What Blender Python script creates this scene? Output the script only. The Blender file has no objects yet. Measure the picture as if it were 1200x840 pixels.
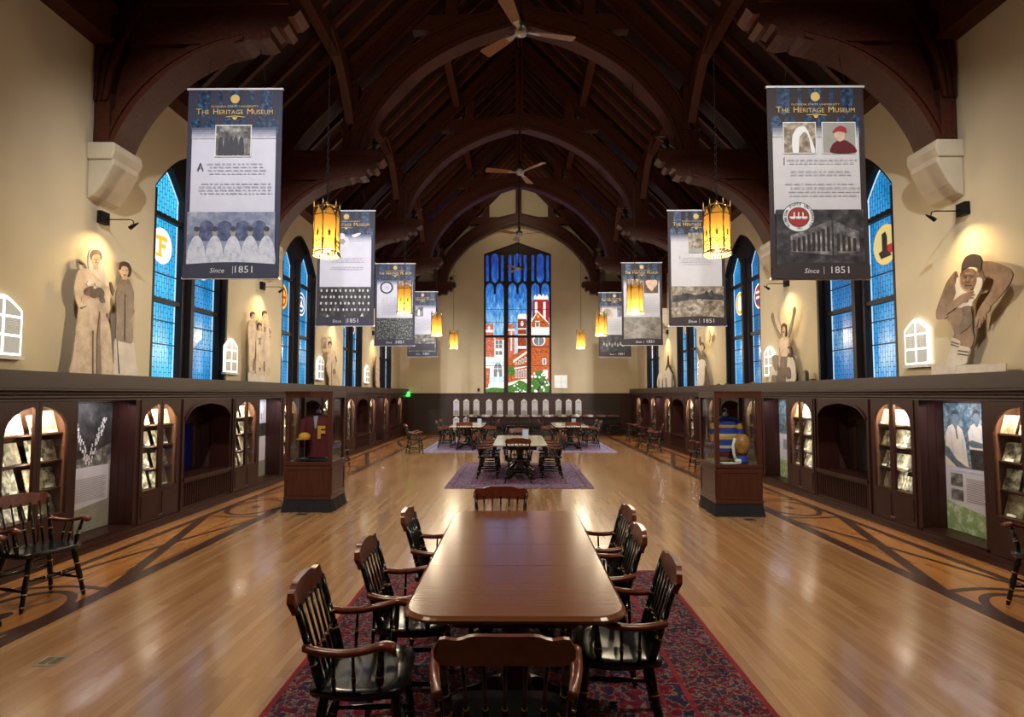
import bpy, bmesh, math, random
from mathutils import Vector, Matrix
random.seed(7)
PI = math.pi
S = bpy.context.scene
COL = S.collection

# ------------------------------------------------------------------ camera (f = 720 px on a 1200 px wide frame)
F, CX, CY, EYE = 720.0, 600.0, 420.0, 1.75
PIT = math.atan(42 / F)
YAW = -math.atan(6 / F * math.cos(PIT))
FW = Vector((math.sin(YAW) * math.cos(PIT), math.cos(YAW) * math.cos(PIT), math.sin(PIT)))
RT = Vector((math.cos(YAW), -math.sin(YAW), 0))
UP = RT.cross(FW)
cd = bpy.data.cameras.new('camera')
cam = bpy.data.objects.new('camera', cd)
COL.objects.link(cam)
cd.sensor_width = 36
cd.lens = 36 * F / 1200
cd.clip_end = 200
cam.matrix_world = Matrix(((RT.x, UP.x, -FW.x, 0), (RT.y, UP.y, -FW.y, 0), (RT.z, UP.z, -FW.z, EYE), (0, 0, 0, 1)))
S.camera = cam


def at(px, py, X=None, Y=None):
    "point of the plane X=const or Y=const seen at a pixel of the 1200x840 photograph (used to trace flat artwork)"
    d = FW + RT * ((px - CX) / F) + UP * ((CY - py) / F)
    t = X / d.x if X is not None else Y / d.y
    return Vector((d.x * t, d.y * t, d.z * t + EYE))


# ------------------------------------------------------------------ room numbers
XC, W, FACE = 0.07, 5.2, 4.86        # centre line, half width at wall, half width at cabinet fronts
FARY, BACKY = 26.8, -13.0
LEDGE = 1.98
TR = [2.65, 7.4, 12.15, 16.9, 21.65, 26.4]


# ------------------------------------------------------------------ materials
def new_mat(name):
    m = bpy.data.materials.new(name)
    m.use_nodes = True
    n, l = m.node_tree.nodes, m.node_tree.links
    return m, n, l, n['Principled BSDF']


def coords(n, l, scale=(1, 1, 1), rot=(0, 0, 0), kind='Object'):
    tc = n.new('ShaderNodeTexCoord')
    mp = n.new('ShaderNodeMapping')
    mp.inputs['Scale'].default_value = scale
    mp.inputs['Rotation'].default_value = rot
    l.new(tc.outputs[kind], mp.inputs['Vector'])
    return mp.outputs['Vector']


def ramp(n, l, src, stops, interp='LINEAR'):
    r = n.new('ShaderNodeValToRGB')
    r.color_ramp.interpolation = interp
    e = r.color_ramp.elements
    while len(e) < len(stops):
        e.new(0.5)
    for k, (p, c) in enumerate(stops):
        e[k].position = p
        e[k].color = (*c, 1)
    l.new(src, r.inputs[0])
    return r.outputs[0]


def noise(n, l, vec, scale=5, detail=3, rough=.5):
    t = n.new('ShaderNodeTexNoise')
    t.inputs['Scale'].default_value = scale
    t.inputs['Detail'].default_value = detail
    t.inputs['Roughness'].default_value = rough
    l.new(vec, t.inputs['Vector'])
    return t.outputs['Fac']


def bump(n, l, src, b, strength=.2, dist=.01):
    bp = n.new('ShaderNodeBump')
    bp.inputs['Strength'].default_value = strength
    bp.inputs['Distance'].default_value = dist
    l.new(src, bp.inputs['Height'])
    l.new(bp.outputs[0], b.inputs['Normal'])


def plain(name, c, rough=.5, metal=0, var=.12, scale=6, emit=0, spec=.5):
    m, n, l, b = new_mat(name)
    f = noise(n, l, coords(n, l), scale, 3)
    lo, hi = tuple(v * (1 - var) for v in c), tuple(min(1, v * (1 + var)) for v in c)
    o = ramp(n, l, f, [(.3, lo), (.7, hi)])
    l.new(o, b.inputs['Base Color'])
    b.inputs['Roughness'].default_value = rough
    b.inputs['Metallic'].default_value = metal
    b.inputs['Specular IOR Level'].default_value = spec
    if emit:
        l.new(o, b.inputs['Emission Color'])
        b.inputs['Emission Strength'].default_value = emit
    return m


def wood(name, c1, c2, scale=(14, 14, 1.2), rough=.4, spec=.5, coat=0):
    m, n, l, b = new_mat(name)
    v = coords(n, l, scale)
    f = noise(n, l, v, 2.2, 6, .6)
    l.new(ramp(n, l, f, [(.25, c1), (.75, c2)]), b.inputs['Base Color'])
    b.inputs['Roughness'].default_value = rough
    b.inputs['Specular IOR Level'].default_value = spec
    b.inputs['Coat Weight'].default_value = coat
    b.inputs['Coat Roughness'].default_value = .12
    bump(n, l, f, b, .05, .004)
    return m


def emitter(name, c, s, var=.0, scale=8):
    m, n, l, b = new_mat(name)
    b.inputs['Base Color'].default_value = (*[v * .3 for v in c], 1)
    b.inputs['Roughness'].default_value = .3
    if var:
        f = noise(n, l, coords(n, l), scale, 4)
        o = ramp(n, l, f, [(.3, tuple(v * (1 - var) for v in c)), (.7, tuple(min(1, v * (1 + var)) for v in c))])
        l.new(o, b.inputs['Emission Color'])
    else:
        b.inputs['Emission Color'].default_value = (*c, 1)
    b.inputs['Emission Strength'].default_value = s
    return m


def blue_glass(name, c1, c2, strength):
    "leaded blue glass lit by the day outside: running-bond lead lines, mottled blues"
    m, n, l, b = new_mat(name)
    tc = n.new('ShaderNodeTexCoord')
    sp = n.new('ShaderNodeSeparateXYZ')
    l.new(tc.outputs['Object'], sp.inputs[0])
    cb = n.new('ShaderNodeCombineXYZ')
    l.new(sp.outputs['Z'], cb.inputs['X'])
    l.new(sp.outputs['Y'], cb.inputs['Y'])
    br = n.new('ShaderNodeTexBrick')
    br.inputs['Scale'].default_value = 1
    br.inputs['Brick Width'].default_value = .15
    br.inputs['Row Height'].default_value = .062
    br.inputs['Mortar Size'].default_value = .006
    br.inputs['Mortar Smooth'].default_value = .3
    l.new(cb.outputs[0], br.inputs['Vector'])
    f1 = noise(n, l, coords(n, l, (1, 1, .6)), 1.1, 4, .6)
    base = ramp(n, l, f1, [(.27, c2), (.44, c1), (.60, tuple(min(1, v * 1.35 + .05) for v in c1)), (.72, (.42, .70, .85))])
    mx = n.new('ShaderNodeMix')
    mx.data_type = 'RGBA'
    l.new(br.outputs['Fac'], mx.inputs['Factor'])
    l.new(base, mx.inputs['A'])
    mx.inputs['B'].default_value = (.004, .012, .03, 1)
    l.new(mx.outputs['Result'], b.inputs['Emission Color'])
    b.inputs['Emission Strength'].default_value = strength
    b.inputs['Base Color'].default_value = (.02, .05, .1, 1)
    b.inputs['Roughness'].default_value = .2
    return m


def photo(name, stops, scale=9, crowd=0, lines=0):
    "a printed photograph: soft blotches of tone, no sharp subject"
    m, n, l, b = new_mat(name)
    v = coords(n, l)
    oi = n.new('ShaderNodeObjectInfo')
    ad = n.new('ShaderNodeVectorMath')
    ad.operation = 'ADD'
    l.new(v, ad.inputs[0])
    mu = n.new('ShaderNodeMath')
    mu.operation = 'MULTIPLY'
    mu.inputs[1].default_value = 37
    l.new(oi.outputs['Random'], mu.inputs[0])
    l.new(mu.outputs[0], ad.inputs[1])
    if crowd:
        t = n.new('ShaderNodeTexVoronoi')
        t.inputs['Scale'].default_value = crowd
        l.new(ad.outputs[0], t.inputs['Vector'])
        f = t.outputs['Distance']
    else:
        f = noise(n, l, ad.outputs[0], scale, 6, .65)
    l.new(ramp(n, l, f, stops), b.inputs['Base Color'])
    b.inputs['Roughness'].default_value = .45
    return m


def clear_glass(name):
    m, n, l, b = new_mat(name)
    out = n['Material Output']
    tr = n.new('ShaderNodeBsdfTransparent')
    tr.inputs[0].default_value = (.93, .96, .95, 1)
    gl = n.new('ShaderNodeBsdfGlossy')
    gl.inputs['Roughness'].default_value = .03
    fr = n.new('ShaderNodeLayerWeight')
    pw = n.new('ShaderNodeMath')
    pw.operation = 'POWER'
    pw.inputs[1].default_value = 5
    l.new(fr.outputs['Facing'], pw.inputs[0])
    ma = n.new('ShaderNodeMath')
    ma.operation = 'MULTIPLY_ADD'
    ma.inputs[1].default_value = .6
    ma.inputs[2].default_value = .025
    l.new(pw.outputs[0], ma.inputs[0])
    mx = n.new('ShaderNodeMixShader')
    l.new(ma.outputs[0], mx.inputs[0])
    l.new(tr.outputs[0], mx.inputs[1])
    l.new(gl.outputs[0], mx.inputs[2])
    l.new(mx.outputs[0], out.inputs[0])
    return m


def floor_mat():
    m, n, l, b = new_mat('oak_floor')
    tc = n.new('ShaderNodeTexCoord')
    sp = n.new('ShaderNodeSeparateXYZ')
    l.new(tc.outputs['Object'], sp.inputs[0])
    cb = n.new('ShaderNodeCombineXYZ')
    l.new(sp.outputs['Y'], cb.inputs['X'])
    l.new(sp.outputs['X'], cb.inputs['Y'])
    br = n.new('ShaderNodeTexBrick')
    br.offset = .37
    br.offset_frequency = 3
    br.inputs['Scale'].default_value = 1
    br.inputs['Brick Width'].default_value = 1.3
    br.inputs['Row Height'].default_value = .06
    br.inputs['Mortar Size'].default_value = .0007
    br.inputs['Bias'].default_value = 0
    br.inputs['Color1'].default_value = (0, 0, 0, 1)
    br.inputs['Color2'].default_value = (1, 1, 1, 1)
    br.inputs['Mortar'].default_value = (.5, .5, .5, 1)
    l.new(cb.outputs[0], br.inputs['Vector'])
    g = noise(n, l, coords(n, l, (22, 1.2, 1)), 2, 6, .65)
    ad = n.new('ShaderNodeMath')
    ad.operation = 'MULTIPLY_ADD'
    l.new(br.outputs['Color'], ad.inputs[0])
    ad.inputs[1].default_value = .42
    mg = n.new('ShaderNodeMath')
    mg.operation = 'MULTIPLY'
    mg.inputs[1].default_value = .58
    l.new(g, mg.inputs[0])
    l.new(mg.outputs[0], ad.inputs[2])
    c_mid = ramp(n, l, ad.outputs[0], [(.15, (.33, .155, .06)), (.5, (.46, .245, .11)), (.85, (.58, .345, .175))])
    c_side = ramp(n, l, ad.outputs[0], [(.15, (.34, .13, .032)), (.5, (.46, .19, .05)), (.85, (.56, .25, .075))])
    su = n.new('ShaderNodeMath')
    su.operation = 'SUBTRACT'
    l.new(sp.outputs['X'], su.inputs[0])
    su.inputs[1].default_value = XC
    ab = n.new('ShaderNodeMath')
    ab.operation = 'ABSOLUTE'
    l.new(su.outputs[0], ab.inputs[0])
    gt = n.new('ShaderNodeMath')
    gt.operation = 'GREATER_THAN'
    gt.inputs[1].default_value = 3.74
    l.new(ab.outputs[0], gt.inputs[0])
    gy = n.new('ShaderNodeMath')
    gy.operation = 'GREATER_THAN'
    gy.inputs[1].default_value = 24.2
    l.new(sp.outputs['Y'], gy.inputs[0])
    mxx = n.new('ShaderNodeMath')
    mxx.operation = 'MAXIMUM'
    l.new(gt.outputs[0], mxx.inputs[0])
    l.new(gy.outputs[0], mxx.inputs[1])
    mx = n.new('ShaderNodeMix')
    mx.data_type = 'RGBA'
    l.new(mxx.outputs[0], mx.inputs['Factor'])
    l.new(c_mid, mx.inputs['A'])
    l.new(c_side, mx.inputs['B'])
    dk = n.new('ShaderNodeMix')
    dk.data_type = 'RGBA'
    dk.blend_type = 'MULTIPLY'
    l.new(br.outputs['Fac'], dk.inputs['Factor'])
    l.new(mx.outputs['Result'], dk.inputs['A'])
    dk.inputs['B'].default_value = (.45, .4, .35, 1)
    l.new(dk.outputs['Result'], b.inputs['Base Color'])
    b.inputs['Roughness'].default_value = .22
    b.inputs['Specular IOR Level'].default_value = .7
    b.inputs['Coat Weight'].default_value = .45
    b.inputs['Coat Roughness'].default_value = .11
    bump(n, l, g, b, .04, .003)
    return m


def rug_mat(name, cols, scale):
    "knotted rug pile with small motifs"
    m, n, l, b = new_mat(name)
    v = coords(n, l)
    w = n.new('ShaderNodeTexVoronoi')
    w.inputs['Scale'].default_value = scale
    w.feature = 'SMOOTH_F1'
    l.new(v, w.inputs['Vector'])
    nz = noise(n, l, v, scale * 2.2, 4, .7)
    ad = n.new('ShaderNodeMath')
    ad.operation = 'ADD'
    l.new(w.outputs['Distance'], ad.inputs[0])
    l.new(nz, ad.inputs[1])
    o = ramp(n, l, ad.outputs[0], [(.42, cols[0]), (.6, cols[1]), (.72, cols[2]), (.82, cols[0]), (.92, cols[3]), (1, cols[1])], 'CONSTANT')
    l.new(o, b.inputs['Base Color'])
    b.inputs['Roughness'].default_value = .95
    b.inputs['Specular IOR Level'].default_value = .1
    bump(n, l, nz, b, .3, .004)
    return m


M = {}
M['plaster'] = plain('cream_plaster', (.69, .595, .42), .9, var=.04, scale=1.5, spec=.2)
M['wframe'] = plain('dark_window_frame', (.010, .0055, .0055), .5, spec=.3)
M['wframe2'] = plain('brown_window_frame', (.028, .010, .007), .5, spec=.3)
M['stone'] = plain('pale_stone', (.60, .52, .38), .85, var=.06, scale=4)
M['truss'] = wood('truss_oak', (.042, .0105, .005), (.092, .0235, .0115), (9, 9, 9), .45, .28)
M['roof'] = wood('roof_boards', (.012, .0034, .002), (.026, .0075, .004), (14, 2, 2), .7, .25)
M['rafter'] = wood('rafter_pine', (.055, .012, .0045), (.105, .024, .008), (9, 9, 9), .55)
M['cab'] = wood('cabinet_mahogany', (.022, .0055, .004), (.046, .0115, .0085), (16, 16, 1.5), .4, .4)
M['alcove'] = wood('alcove_panelling', (.040, .017, .015), (.070, .030, .027), (16, 16, 1.5), .4)
M['cabin'] = wood('cabinet_lining', (.042, .015, .008), (.078, .028, .014), (12, 12, 2), .5)
M['ledge'] = wood('ledge_mahogany', (.024, .0105, .009), (.043, .019, .0165), (16, 1.5, 16), .45)
M['case'] = wood('vitrine_mahogany', (.042, .013, .008), (.085, .026, .015), (16, 16, 1.5), .3)
M['dark2'] = plain('dark_wood_panel', (.014, .005, .0035), .5)
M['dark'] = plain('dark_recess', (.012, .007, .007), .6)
M['black'] = plain('black_lacquer', (.007, .0075, .009), .22, var=.1, scale=3)
M['cherry'] = wood('cherry_arm', (.085, .0135, .007), (.185, .040, .015), (10, 10, 10), .28, coat=.1)
M['gold'] = plain('gold_band', (.55, .36, .10), .3, metal=.8)
M['iron'] = plain('black_iron', (.012, .011, .011), .45, metal=.6)
M['brass'] = plain('antique_brass', (.25, .15, .05), .35, metal=.9)
M['steel'] = plain('steel', (.45, .45, .46), .3, metal=.9)
M['white'] = plain('white_paint', (.75, .73, .70), .6)
M['table'] = wood('table_mahogany', (.175, .062, .024), (.235, .088, .036), (.9, 40, 4), .2, coat=.25)
M['tabledark'] = wood('table_base', (.020, .007, .005), (.042, .014, .008), (8, 8, 8), .3)
M['tablesheen'] = wood('sheen_tabletop', (.60, .55, .44), (.66, .61, .50), (.8, 8, 2), .2, coat=.4)  # bright reflection on the farther tabletops is put into this pale colour
M['fan'] = wood('fan_blade_wood', (.22, .095, .032), (.33, .15, .055), (10, 10, 10), .4)
M['inlay'] = wood('walnut_inlay', (.045, .018, .014), (.078, .033, .025), (16, 2, 4), .25)
M['glass'] = clear_glass('clear_glass')
M['floor'] = floor_mat()
M['blueA'] = blue_glass('leaded_blue_glass', (.012, .27, .62), (.004, .10, .38), 1.0)
M['blueB'] = blue_glass('leaded_deep_blue_glass', (.008, .17, .48), (.003, .06, .27), .85)
M['blueL'] = blue_glass('leaded_bright_blue_glass', (.03, .44, .78), (.008, .26, .62), 1.3)
M['border'] = emitter('pale_border_glass', (.55, .78, .95), 1.0)
M['white_e'] = emitter('white_glass', (1, .97, .9), 1.15)
M['yellow_e'] = emitter('yellow_glass', (1, .55, .03), 1.0)
M['red_e'] = emitter('red_glass', (.45, .02, .015), 1.0, .3, 14)
M['pale_e'] = emitter('pale_gold_glass', (.75, .62, .25), .8)
M['dark_e'] = plain('dark_painted_glass', (.02, .01, .012), .3)
M['sky_e'] = None
M['lamp_w'] = emitter('lantern_pale_mica', (1, .70, .30), 7)
M['lamp_a'] = emitter('lantern_amber_mica', (1, .42, .05), 1.5)
M['plq_w'] = emitter('backlit_white_edge', (1, .97, .88), 2.2)
M['plq_g'] = emitter('backlit_grey_pane', (.42, .40, .34), .75)
M['plq_pale'] = emitter('backlit_pale_pane', (.85, .83, .75), .8)
M['back_glass'] = emitter('daylit_back_window', (.75, .85, 1), 3.0)
M['exit'] = emitter('exit_green', (.02, .9, .12), 2.5)
M['exit_d'] = plain('exit_letter', (.7, .9, .7), .5, emit=1)
M['lav'] = plain('banner_pale', (.60, .60, .70), .7, var=.04)  # blue daylight on white banner cloth is put into this tint
M['lavR'] = plain('banner_pale_warm', (.55, .52, .52), .7, var=.04)
M['navy'] = plain('banner_navy', (.035, .036, .065), .7)
M['brownd'] = plain('banner_dark_brown', (.030, .018, .018), .7)
M['bblue'] = photo('banner_blue_window', [(.36, (.008, .011, .022)), (.53, (.022, .052, .115)), (.68, (.075, .15, .27))], 22)
M['ink'] = plain('grey_ink', (.30, .30, .35), .8)
M['inkd'] = plain('dark_ink', (.06, .06, .075), .8)
M['silver'] = plain('silver_ink', (.62, .62, .64), .6)
M['goldink'] = plain('gold_ink', (.62, .42, .12), .5)
M['ph_grey'] = photo('grey_photograph', [(.3, (.02, .02, .022)), (.5, (.16, .155, .15)), (.72, (.55, .53, .49))], 9)
M['ph_sepia'] = photo('sepia_photograph', [(.3, (.05, .036, .026)), (.5, (.24, .19, .13)), (.72, (.62, .54, .42))], 12)
M['ph_blue'] = photo('blue_toned_photograph', [(.3, (.12, .15, .23)), (.5, (.24, .27, .37)), (.72, (.42, .45, .53))], 9)
M['ph_crowd'] = photo('crowd_photograph', [(.05, (.55, .55, .5)), (.25, (.2, .22, .2)), (.5, (.035, .045, .05))], crowd=26)
M['ph_dark'] = photo('dark_photograph', [(.35, (.012, .012, .014)), (.55, (.05, .048, .05)), (.75, (.16, .15, .145))], 7)
M['ph_aer'] = photo('aerial_photograph', [(.3, (.10, .085, .065)), (.5, (.22, .19, .15)), (.7, (.36, .32, .26))], 5)
M['ph_shelf'] = photo('shelf_photograph', [(.36, (.03, .026, .02)), (.48, (.20, .18, .135)), (.60, (.60, .55, .45))], 16)
M['teal_p'] = photo('teal_photograph', [(.3, (.02, .04, .06)), (.5, (.09, .15, .20)), (.70, (.42, .52, .56))], 12)
M['green_p'] = photo('green_photograph', [(.3, (.22, .38, .14)), (.5, (.33, .48, .22)), (.60, (.62, .7, .58)), (.8, (.75, .78, .75))], 12)
M['beige_p'] = plain('beige_print', (.30, .29, .25), .6)
M['paper'] = plain('white_paper', (.72, .71, .68), .7, var=.04)
M['pale_blue'] = plain('pale_blue_board', (.42, .52, .72), .6)
M['skin_l'] = plain('sepia_skin', (.58, .40, .27), .6, var=.2, scale=9)
M['skin_d'] = photo('brown_skin_print', [(.3, (.13, .065, .034)), (.5, (.22, .12, .066)), (.72, (.36, .215, .125))], 5)
M['skin_m'] = plain('light_brown_skin_print', (.34, .20, .115), .6)
M['hair'] = plain('dark_hair_print', (.045, .024, .016), .6)
M['cream_p'] = photo('cream_cloth_print', [(.3, (.42, .29, .20)), (.5, (.60, .46, .33)), (.7, (.74, .60, .46))], 6)
M['white_p'] = plain('white_cloth_print', (.70, .63, .56), .6, var=.12)
M['taupe_p'] = photo('taupe_cloth_print', [(.3, (.13, .09, .06)), (.5, (.19, .135, .09)), (.7, (.26, .19, .13))], 8)
M['brown_p'] = photo('brown_print', [(.3, (.035, .02, .012)), (.5, (.09, .05, .03)), (.7, (.2, .12, .07))], 10)
M['maroon'] = plain('maroon_cloth', (.10, .008, .014), .85)
M['goldcl'] = plain('gold_cloth', (.60, .30, .03), .8)
M['bluecl'] = plain('royal_blue_knit', (.02, .05, .33), .85)
M['creamcl'] = plain('cream_knit', (.52, .43, .28), .85)
M['blackcl'] = plain('black_cloth', (.0055, .0055, .008), .9)
M['bluedark'] = plain('dark_blue_pane', (.006, .012, .13), .2)
M['amber'] = plain('amber_leather', (.36, .17, .05), .4, var=.3, scale=12)
for i in range(5):
    f = .12 + .17 * i
    M['fade%d0' % i] = plain('banner_tint', tuple(a * (1 - f) + b * f for a, b in zip((.035, .05, .12), (.60, .60, .70))), .7, var=.1, scale=20)
    M['fade%d1' % i] = plain('banner_tint', tuple(a * (1 - f) + b * f for a, b in zip((.03, .04, .09), (.55, .52, .52))), .7, var=.1, scale=20)
M['ph_navy'] = photo('navy_photograph', [(.3, (.04, .05, .11)), (.5, (.08, .10, .20)), (.7, (.16, .19, .30))], 12)
M['ph_face'] = photo('grey_blue_photograph', [(.3, (.07, .10, .13)), (.5, (.13, .17, .21)), (.7, (.2, .25, .29))], 9)
M['ph_pale'] = photo('pale_blue_photograph', [(.3, (.36, .39, .48)), (.5, (.58, .60, .68)), (.7, (.68, .68, .73))], 14)
M['red_p'] = plain('crimson_print', (.30, .02, .02), .6)
M['rugred'] = rug_mat('red_rug_field', [(.15, .007, .020), (.03, .020, .06), (.19, .011, .03), (.26, .19, .17)], 17)
M['rugnavy'] = rug_mat('navy_rug_border', [(.055, .026, .06), (.13, .012, .03), (.03, .026, .06), (.24, .18, .16)], 22)
M['rugedge'] = plain('red_rug_edge', (.22, .008, .022), .95)
M['rug2a'] = rug_mat('plum_rug_field', [(.15, .04, .09), (.08, .045, .12), (.19, .07, .12), (.34, .27, .34)], 11)
M['rug2b'] = rug_mat('violet_rug_border', [(.19, .11, .20), (.12, .09, .20), (.24, .14, .22), (.38, .33, .43)], 13)
M['rug3a'] = rug_mat('faded_blue_rug_field', [(.20, .14, .28), (.28, .12, .2), (.16, .15, .30), (.40, .38, .5)], 9)
M['rug3b'] = rug_mat('faded_blue_rug_border', [(.20, .20, .38), (.30, .30, .46), (.22, .17, .33), (.45, .45, .55)], 11)


# ------------------------------------------------------------------ mesh builder
def V(*a):
    return Vector(a)


class MB:
    def __init__(s, xf=None):
        s.v, s.f, s.m, s.xf = [], [], [], xf
        s.sm = []

    def add(s, vs, fs, mi=0, smooth=False):
        b = len(s.v)
        for p in vs:
            p = Vector(p)
            s.v.append(s.xf(p) if s.xf else p)
        for f in fs:
            s.f.append([b + i for i in f])
            s.m.append(mi)
            s.sm.append(smooth)

    def box(s, x0, x1, y0, y1, z0, z1, mi=0):
        vs = [(x, y, z) for z in (z0, z1) for y in (y0, y1) for x in (x0, x1)]
        s.add(vs, [(0, 2, 3, 1), (4, 5, 7, 6), (0, 1, 5, 4), (2, 6, 7, 3), (0, 4, 6, 2), (1, 3, 7, 5)], mi)

    def prism(s, pts, lo, hi, axis='y', mi=0, smooth=False):
        "2-D outline extruded: axis y -> pts are (x,z); axis x -> (y,z); axis z -> (x,y)"
        def P(p, t):
            return {'y': (p[0], t, p[1]), 'x': (t, p[0], p[1]), 'z': (p[0], p[1], t)}[axis]
        n = len(pts)
        vs = [P(p, lo) for p in pts] + [P(p, hi) for p in pts]
        s.add(vs, [list(range(n))[::-1], list(range(n, 2 * n))], mi)
        s.add(vs, [(i, (i + 1) % n, n + (i + 1) % n, n + i) for i in range(n)], mi, smooth)

    def strip(s, a, b, lo, hi, axis='y', mi=0):
        "ribbon between two matching poly-lines, extruded"
        for i in range(len(a) - 1):
            s.prism([a[i], a[i + 1], b[i + 1], b[i]], lo, hi, axis, mi)

    def slab(s, pts, nrm, off, th, mi=0):
        "flat outline in 3-D, given thickness along nrm"
        nrm = Vector(nrm)
        pts = [Vector(p) for p in pts]
        n = len(pts)
        nn = Vector((0, 0, 0))
        for i in range(n):
            nn += pts[i].cross(pts[(i + 1) % n])
        if nn.dot(nrm) < 0:
            pts = pts[::-1]
        vs = [p + nrm * off for p in pts] + [p + nrm * (off + th) for p in pts]
        s.add(vs, [list(range(n))[::-1], list(range(n, 2 * n))] + [(i, (i + 1) % n, n + (i + 1) % n, n + i) for i in range(n)], mi)

    def tube(s, path, radii, seg=8, mi=0, mats=None):
        path = [Vector(p) for p in path]
        n = len(path)
        if not hasattr(radii, '__len__'):
            radii = [radii] * n
        rings = []
        ref = None
        for i, p in enumerate(path):
            d = (path[min(i + 1, n - 1)] - path[max(i - 1, 0)]).normalized()
            if ref is None:
                ref = Vector((1, 0, 0)) if abs(d.x) < .8 else Vector((0, 1, 0))
            a = (ref - d * ref.dot(d)).normalized()
            ref = a
            b = d.cross(a)
            rings.append([p + (a * math.cos(2 * PI * k / seg) + b * math.sin(2 * PI * k / seg)) * radii[i] for k in range(seg)])
        vs = [q for r in rings for q in r]
        for i in range(n - 1):
            s.add(vs[i * seg:(i + 2) * seg], [(k, (k + 1) % seg, seg + (k + 1) % seg, seg + k) for k in range(seg)], mats[i] if mats else mi, True)
        s.add(rings[0], [list(range(seg))[::-1]], mi)
        s.add(rings[-1], [list(range(seg))], mi)

    def lathe(s, prof, c=(0, 0, 0), seg=16, mi=0, smooth=True):
        "profile (r,z) spun about z"
        n = len(prof)
        vs = [(c[0] + r * math.cos(2 * PI * k / seg), c[1] + r * math.sin(2 * PI * k / seg), c[2] + z) for r, z in prof for k in range(seg)]
        s.add(vs, [(i * seg + k, i * seg + (k + 1) % seg, (i + 1) * seg + (k + 1) % seg, (i + 1) * seg + k) for i in range(n - 1) for k in range(seg)], mi, smooth)
        s.add(vs[:seg], [list(range(seg))[::-1]], mi)
        s.add(vs[-seg:], [list(range(seg))], mi)

    def ball(s, c, r, mi=0, seg=12):
        r = r if hasattr(r, '__len__') else (r, r, r)
        k = seg // 2
        vs = [(c[0] + r[0] * math.sin(PI * i / k) * math.cos(2 * PI * j / seg), c[1] + r[1] * math.sin(PI * i / k) * math.sin(2 * PI * j / seg), c[2] + r[2] * math.cos(PI * i / k)) for i in range(k + 1) for j in range(seg)]
        s.add(vs, [((i + 1) * seg + j, (i + 1) * seg + (j + 1) % seg, i * seg + (j + 1) % seg, i * seg + j) for i in range(k) for j in range(seg)], mi, True)

    def build(s, name, mats, parent=None, origin=None, bevel=0):
        me = bpy.data.meshes.new(name)
        o0 = Vector(origin) if origin is not None else Vector((0, 0, 0))
        me.from_pydata([v - o0 for v in s.v], [], s.f)
        for m in (mats if isinstance(mats, (list, tuple)) else [mats]):
            me.materials.append(M[m] if isinstance(m, str) else m)
        for p, mi, sm in zip(me.polygons, s.m, s.sm):
            p.material_index = mi
            p.use_smooth = sm
        me.validate()
        me.update()
        bm = bmesh.new()
        bm.from_mesh(me)
        bmesh.ops.remove_doubles(bm, verts=bm.verts, dist=1e-5)
        bmesh.ops.recalc_face_normals(bm, faces=bm.faces)
        bm.to_mesh(me)
        bm.free()
        o = bpy.data.objects.new(name, me)
        COL.objects.link(o)
        if origin is not None:
            o.location = o0
        if parent is not None:
            o.parent = parent
        if bevel:
            md = o.modifiers.new('edge', 'BEVEL')
            md.width = bevel
            md.segments = 2
            md.limit_method = 'ANGLE'
            md.angle_limit = .6
        return o


def tag(o, label=None, cat=None, group=None, kind=None):
    for k, v in (('label', label), ('category', cat), ('group', group), ('kind', kind)):
        if v:
            o[k] = v
    return o


def thing(name, label, cat, loc=(0, 0, 0), rz=0, group=None):
    o = bpy.data.objects.new(name, None)
    o.empty_display_size = .1
    COL.objects.link(o)
    o.location = loc
    o.rotation_euler = (0, 0, rz)
    return tag(o, label, cat, group)


def struct(o, label=None):
    return tag(o, label, None, None, 'structure')


def copy_tree(o, parent=None, skip=()):
    c = o.copy()
    COL.objects.link(c)
    if parent is not None:
        c.parent = parent
    for ch in list(KIDS.get(o.name, [])):
        if ch.name.split('.')[0] not in skip:
            copy_tree(ch, c)
    return c


KIDS = {}


def index_kids(root):
    stack = [root]
    while stack:
        o = stack.pop()
        ch = [c for c in bpy.data.objects if c.parent == o]
        KIDS[o.name] = ch
        stack += ch


def smooth_line(pts, n=6):
    "Catmull-Rom through 2-D points"
    out = []
    P = [Vector(p) for p in pts]
    P = [P[0] * 2 - P[1]] + P + [P[-1] * 2 - P[-2]]
    for i in range(1, len(P) - 2):
        a, b, c, d = P[i - 1:i + 3]
        for k in range(n):
            t = k / n
            out.append(.5 * ((2 * b) + (c - a) * t + (2 * a - 5 * b + 4 * c - d) * t * t + (3 * b - a - 3 * c + d) * t ** 3))
    out.append(P[-2])
    return [tuple(p) for p in out]


def text_geo(txt, size, bold=0):
    "2-D outline mesh of some lettering -> (verts, faces, width)"
    cu = bpy.data.curves.new('lettering', 'FONT')
    cu.body = txt
    cu.size = size
    cu.offset = bold
    cu.resolution_u = 2
    o = bpy.data.objects.new('lettering', cu)
    COL.objects.link(o)
    dg = bpy.context.evaluated_depsgraph_get()
    dg.update()
    ev = o.evaluated_get(dg)
    me = ev.to_mesh()
    vs = [(v.co.x, v.co.y) for v in me.vertices]
    fs = [list(p.vertices) for p in me.polygons]
    ev.to_mesh_clear()
    bpy.data.objects.remove(o)
    bpy.data.curves.remove(cu)
    w = max([v[0] for v in vs] + [0])
    return vs, fs, w


def put_text(mb, txt, size, P, mi=0, align='c', shear=0, width=None, bold=0):
    "P maps (along, up) to 3-D"
    vs, fs, w = text_geo(txt, size, bold)
    k = 1
    if width:
        k = width / w
    off = {'c': -w * k / 2, 'l': 0, 'r': -w * k}[align]
    mb.add([P(x * k + off + shear * y, y) for x, y in vs], fs, mi)


def ellipse(c, rx, rz, n=20):
    return [(c[0] + rx * math.cos(2 * PI * k / n), c[1] + rz * math.sin(2 * PI * k / n)) for k in range(n)]


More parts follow.
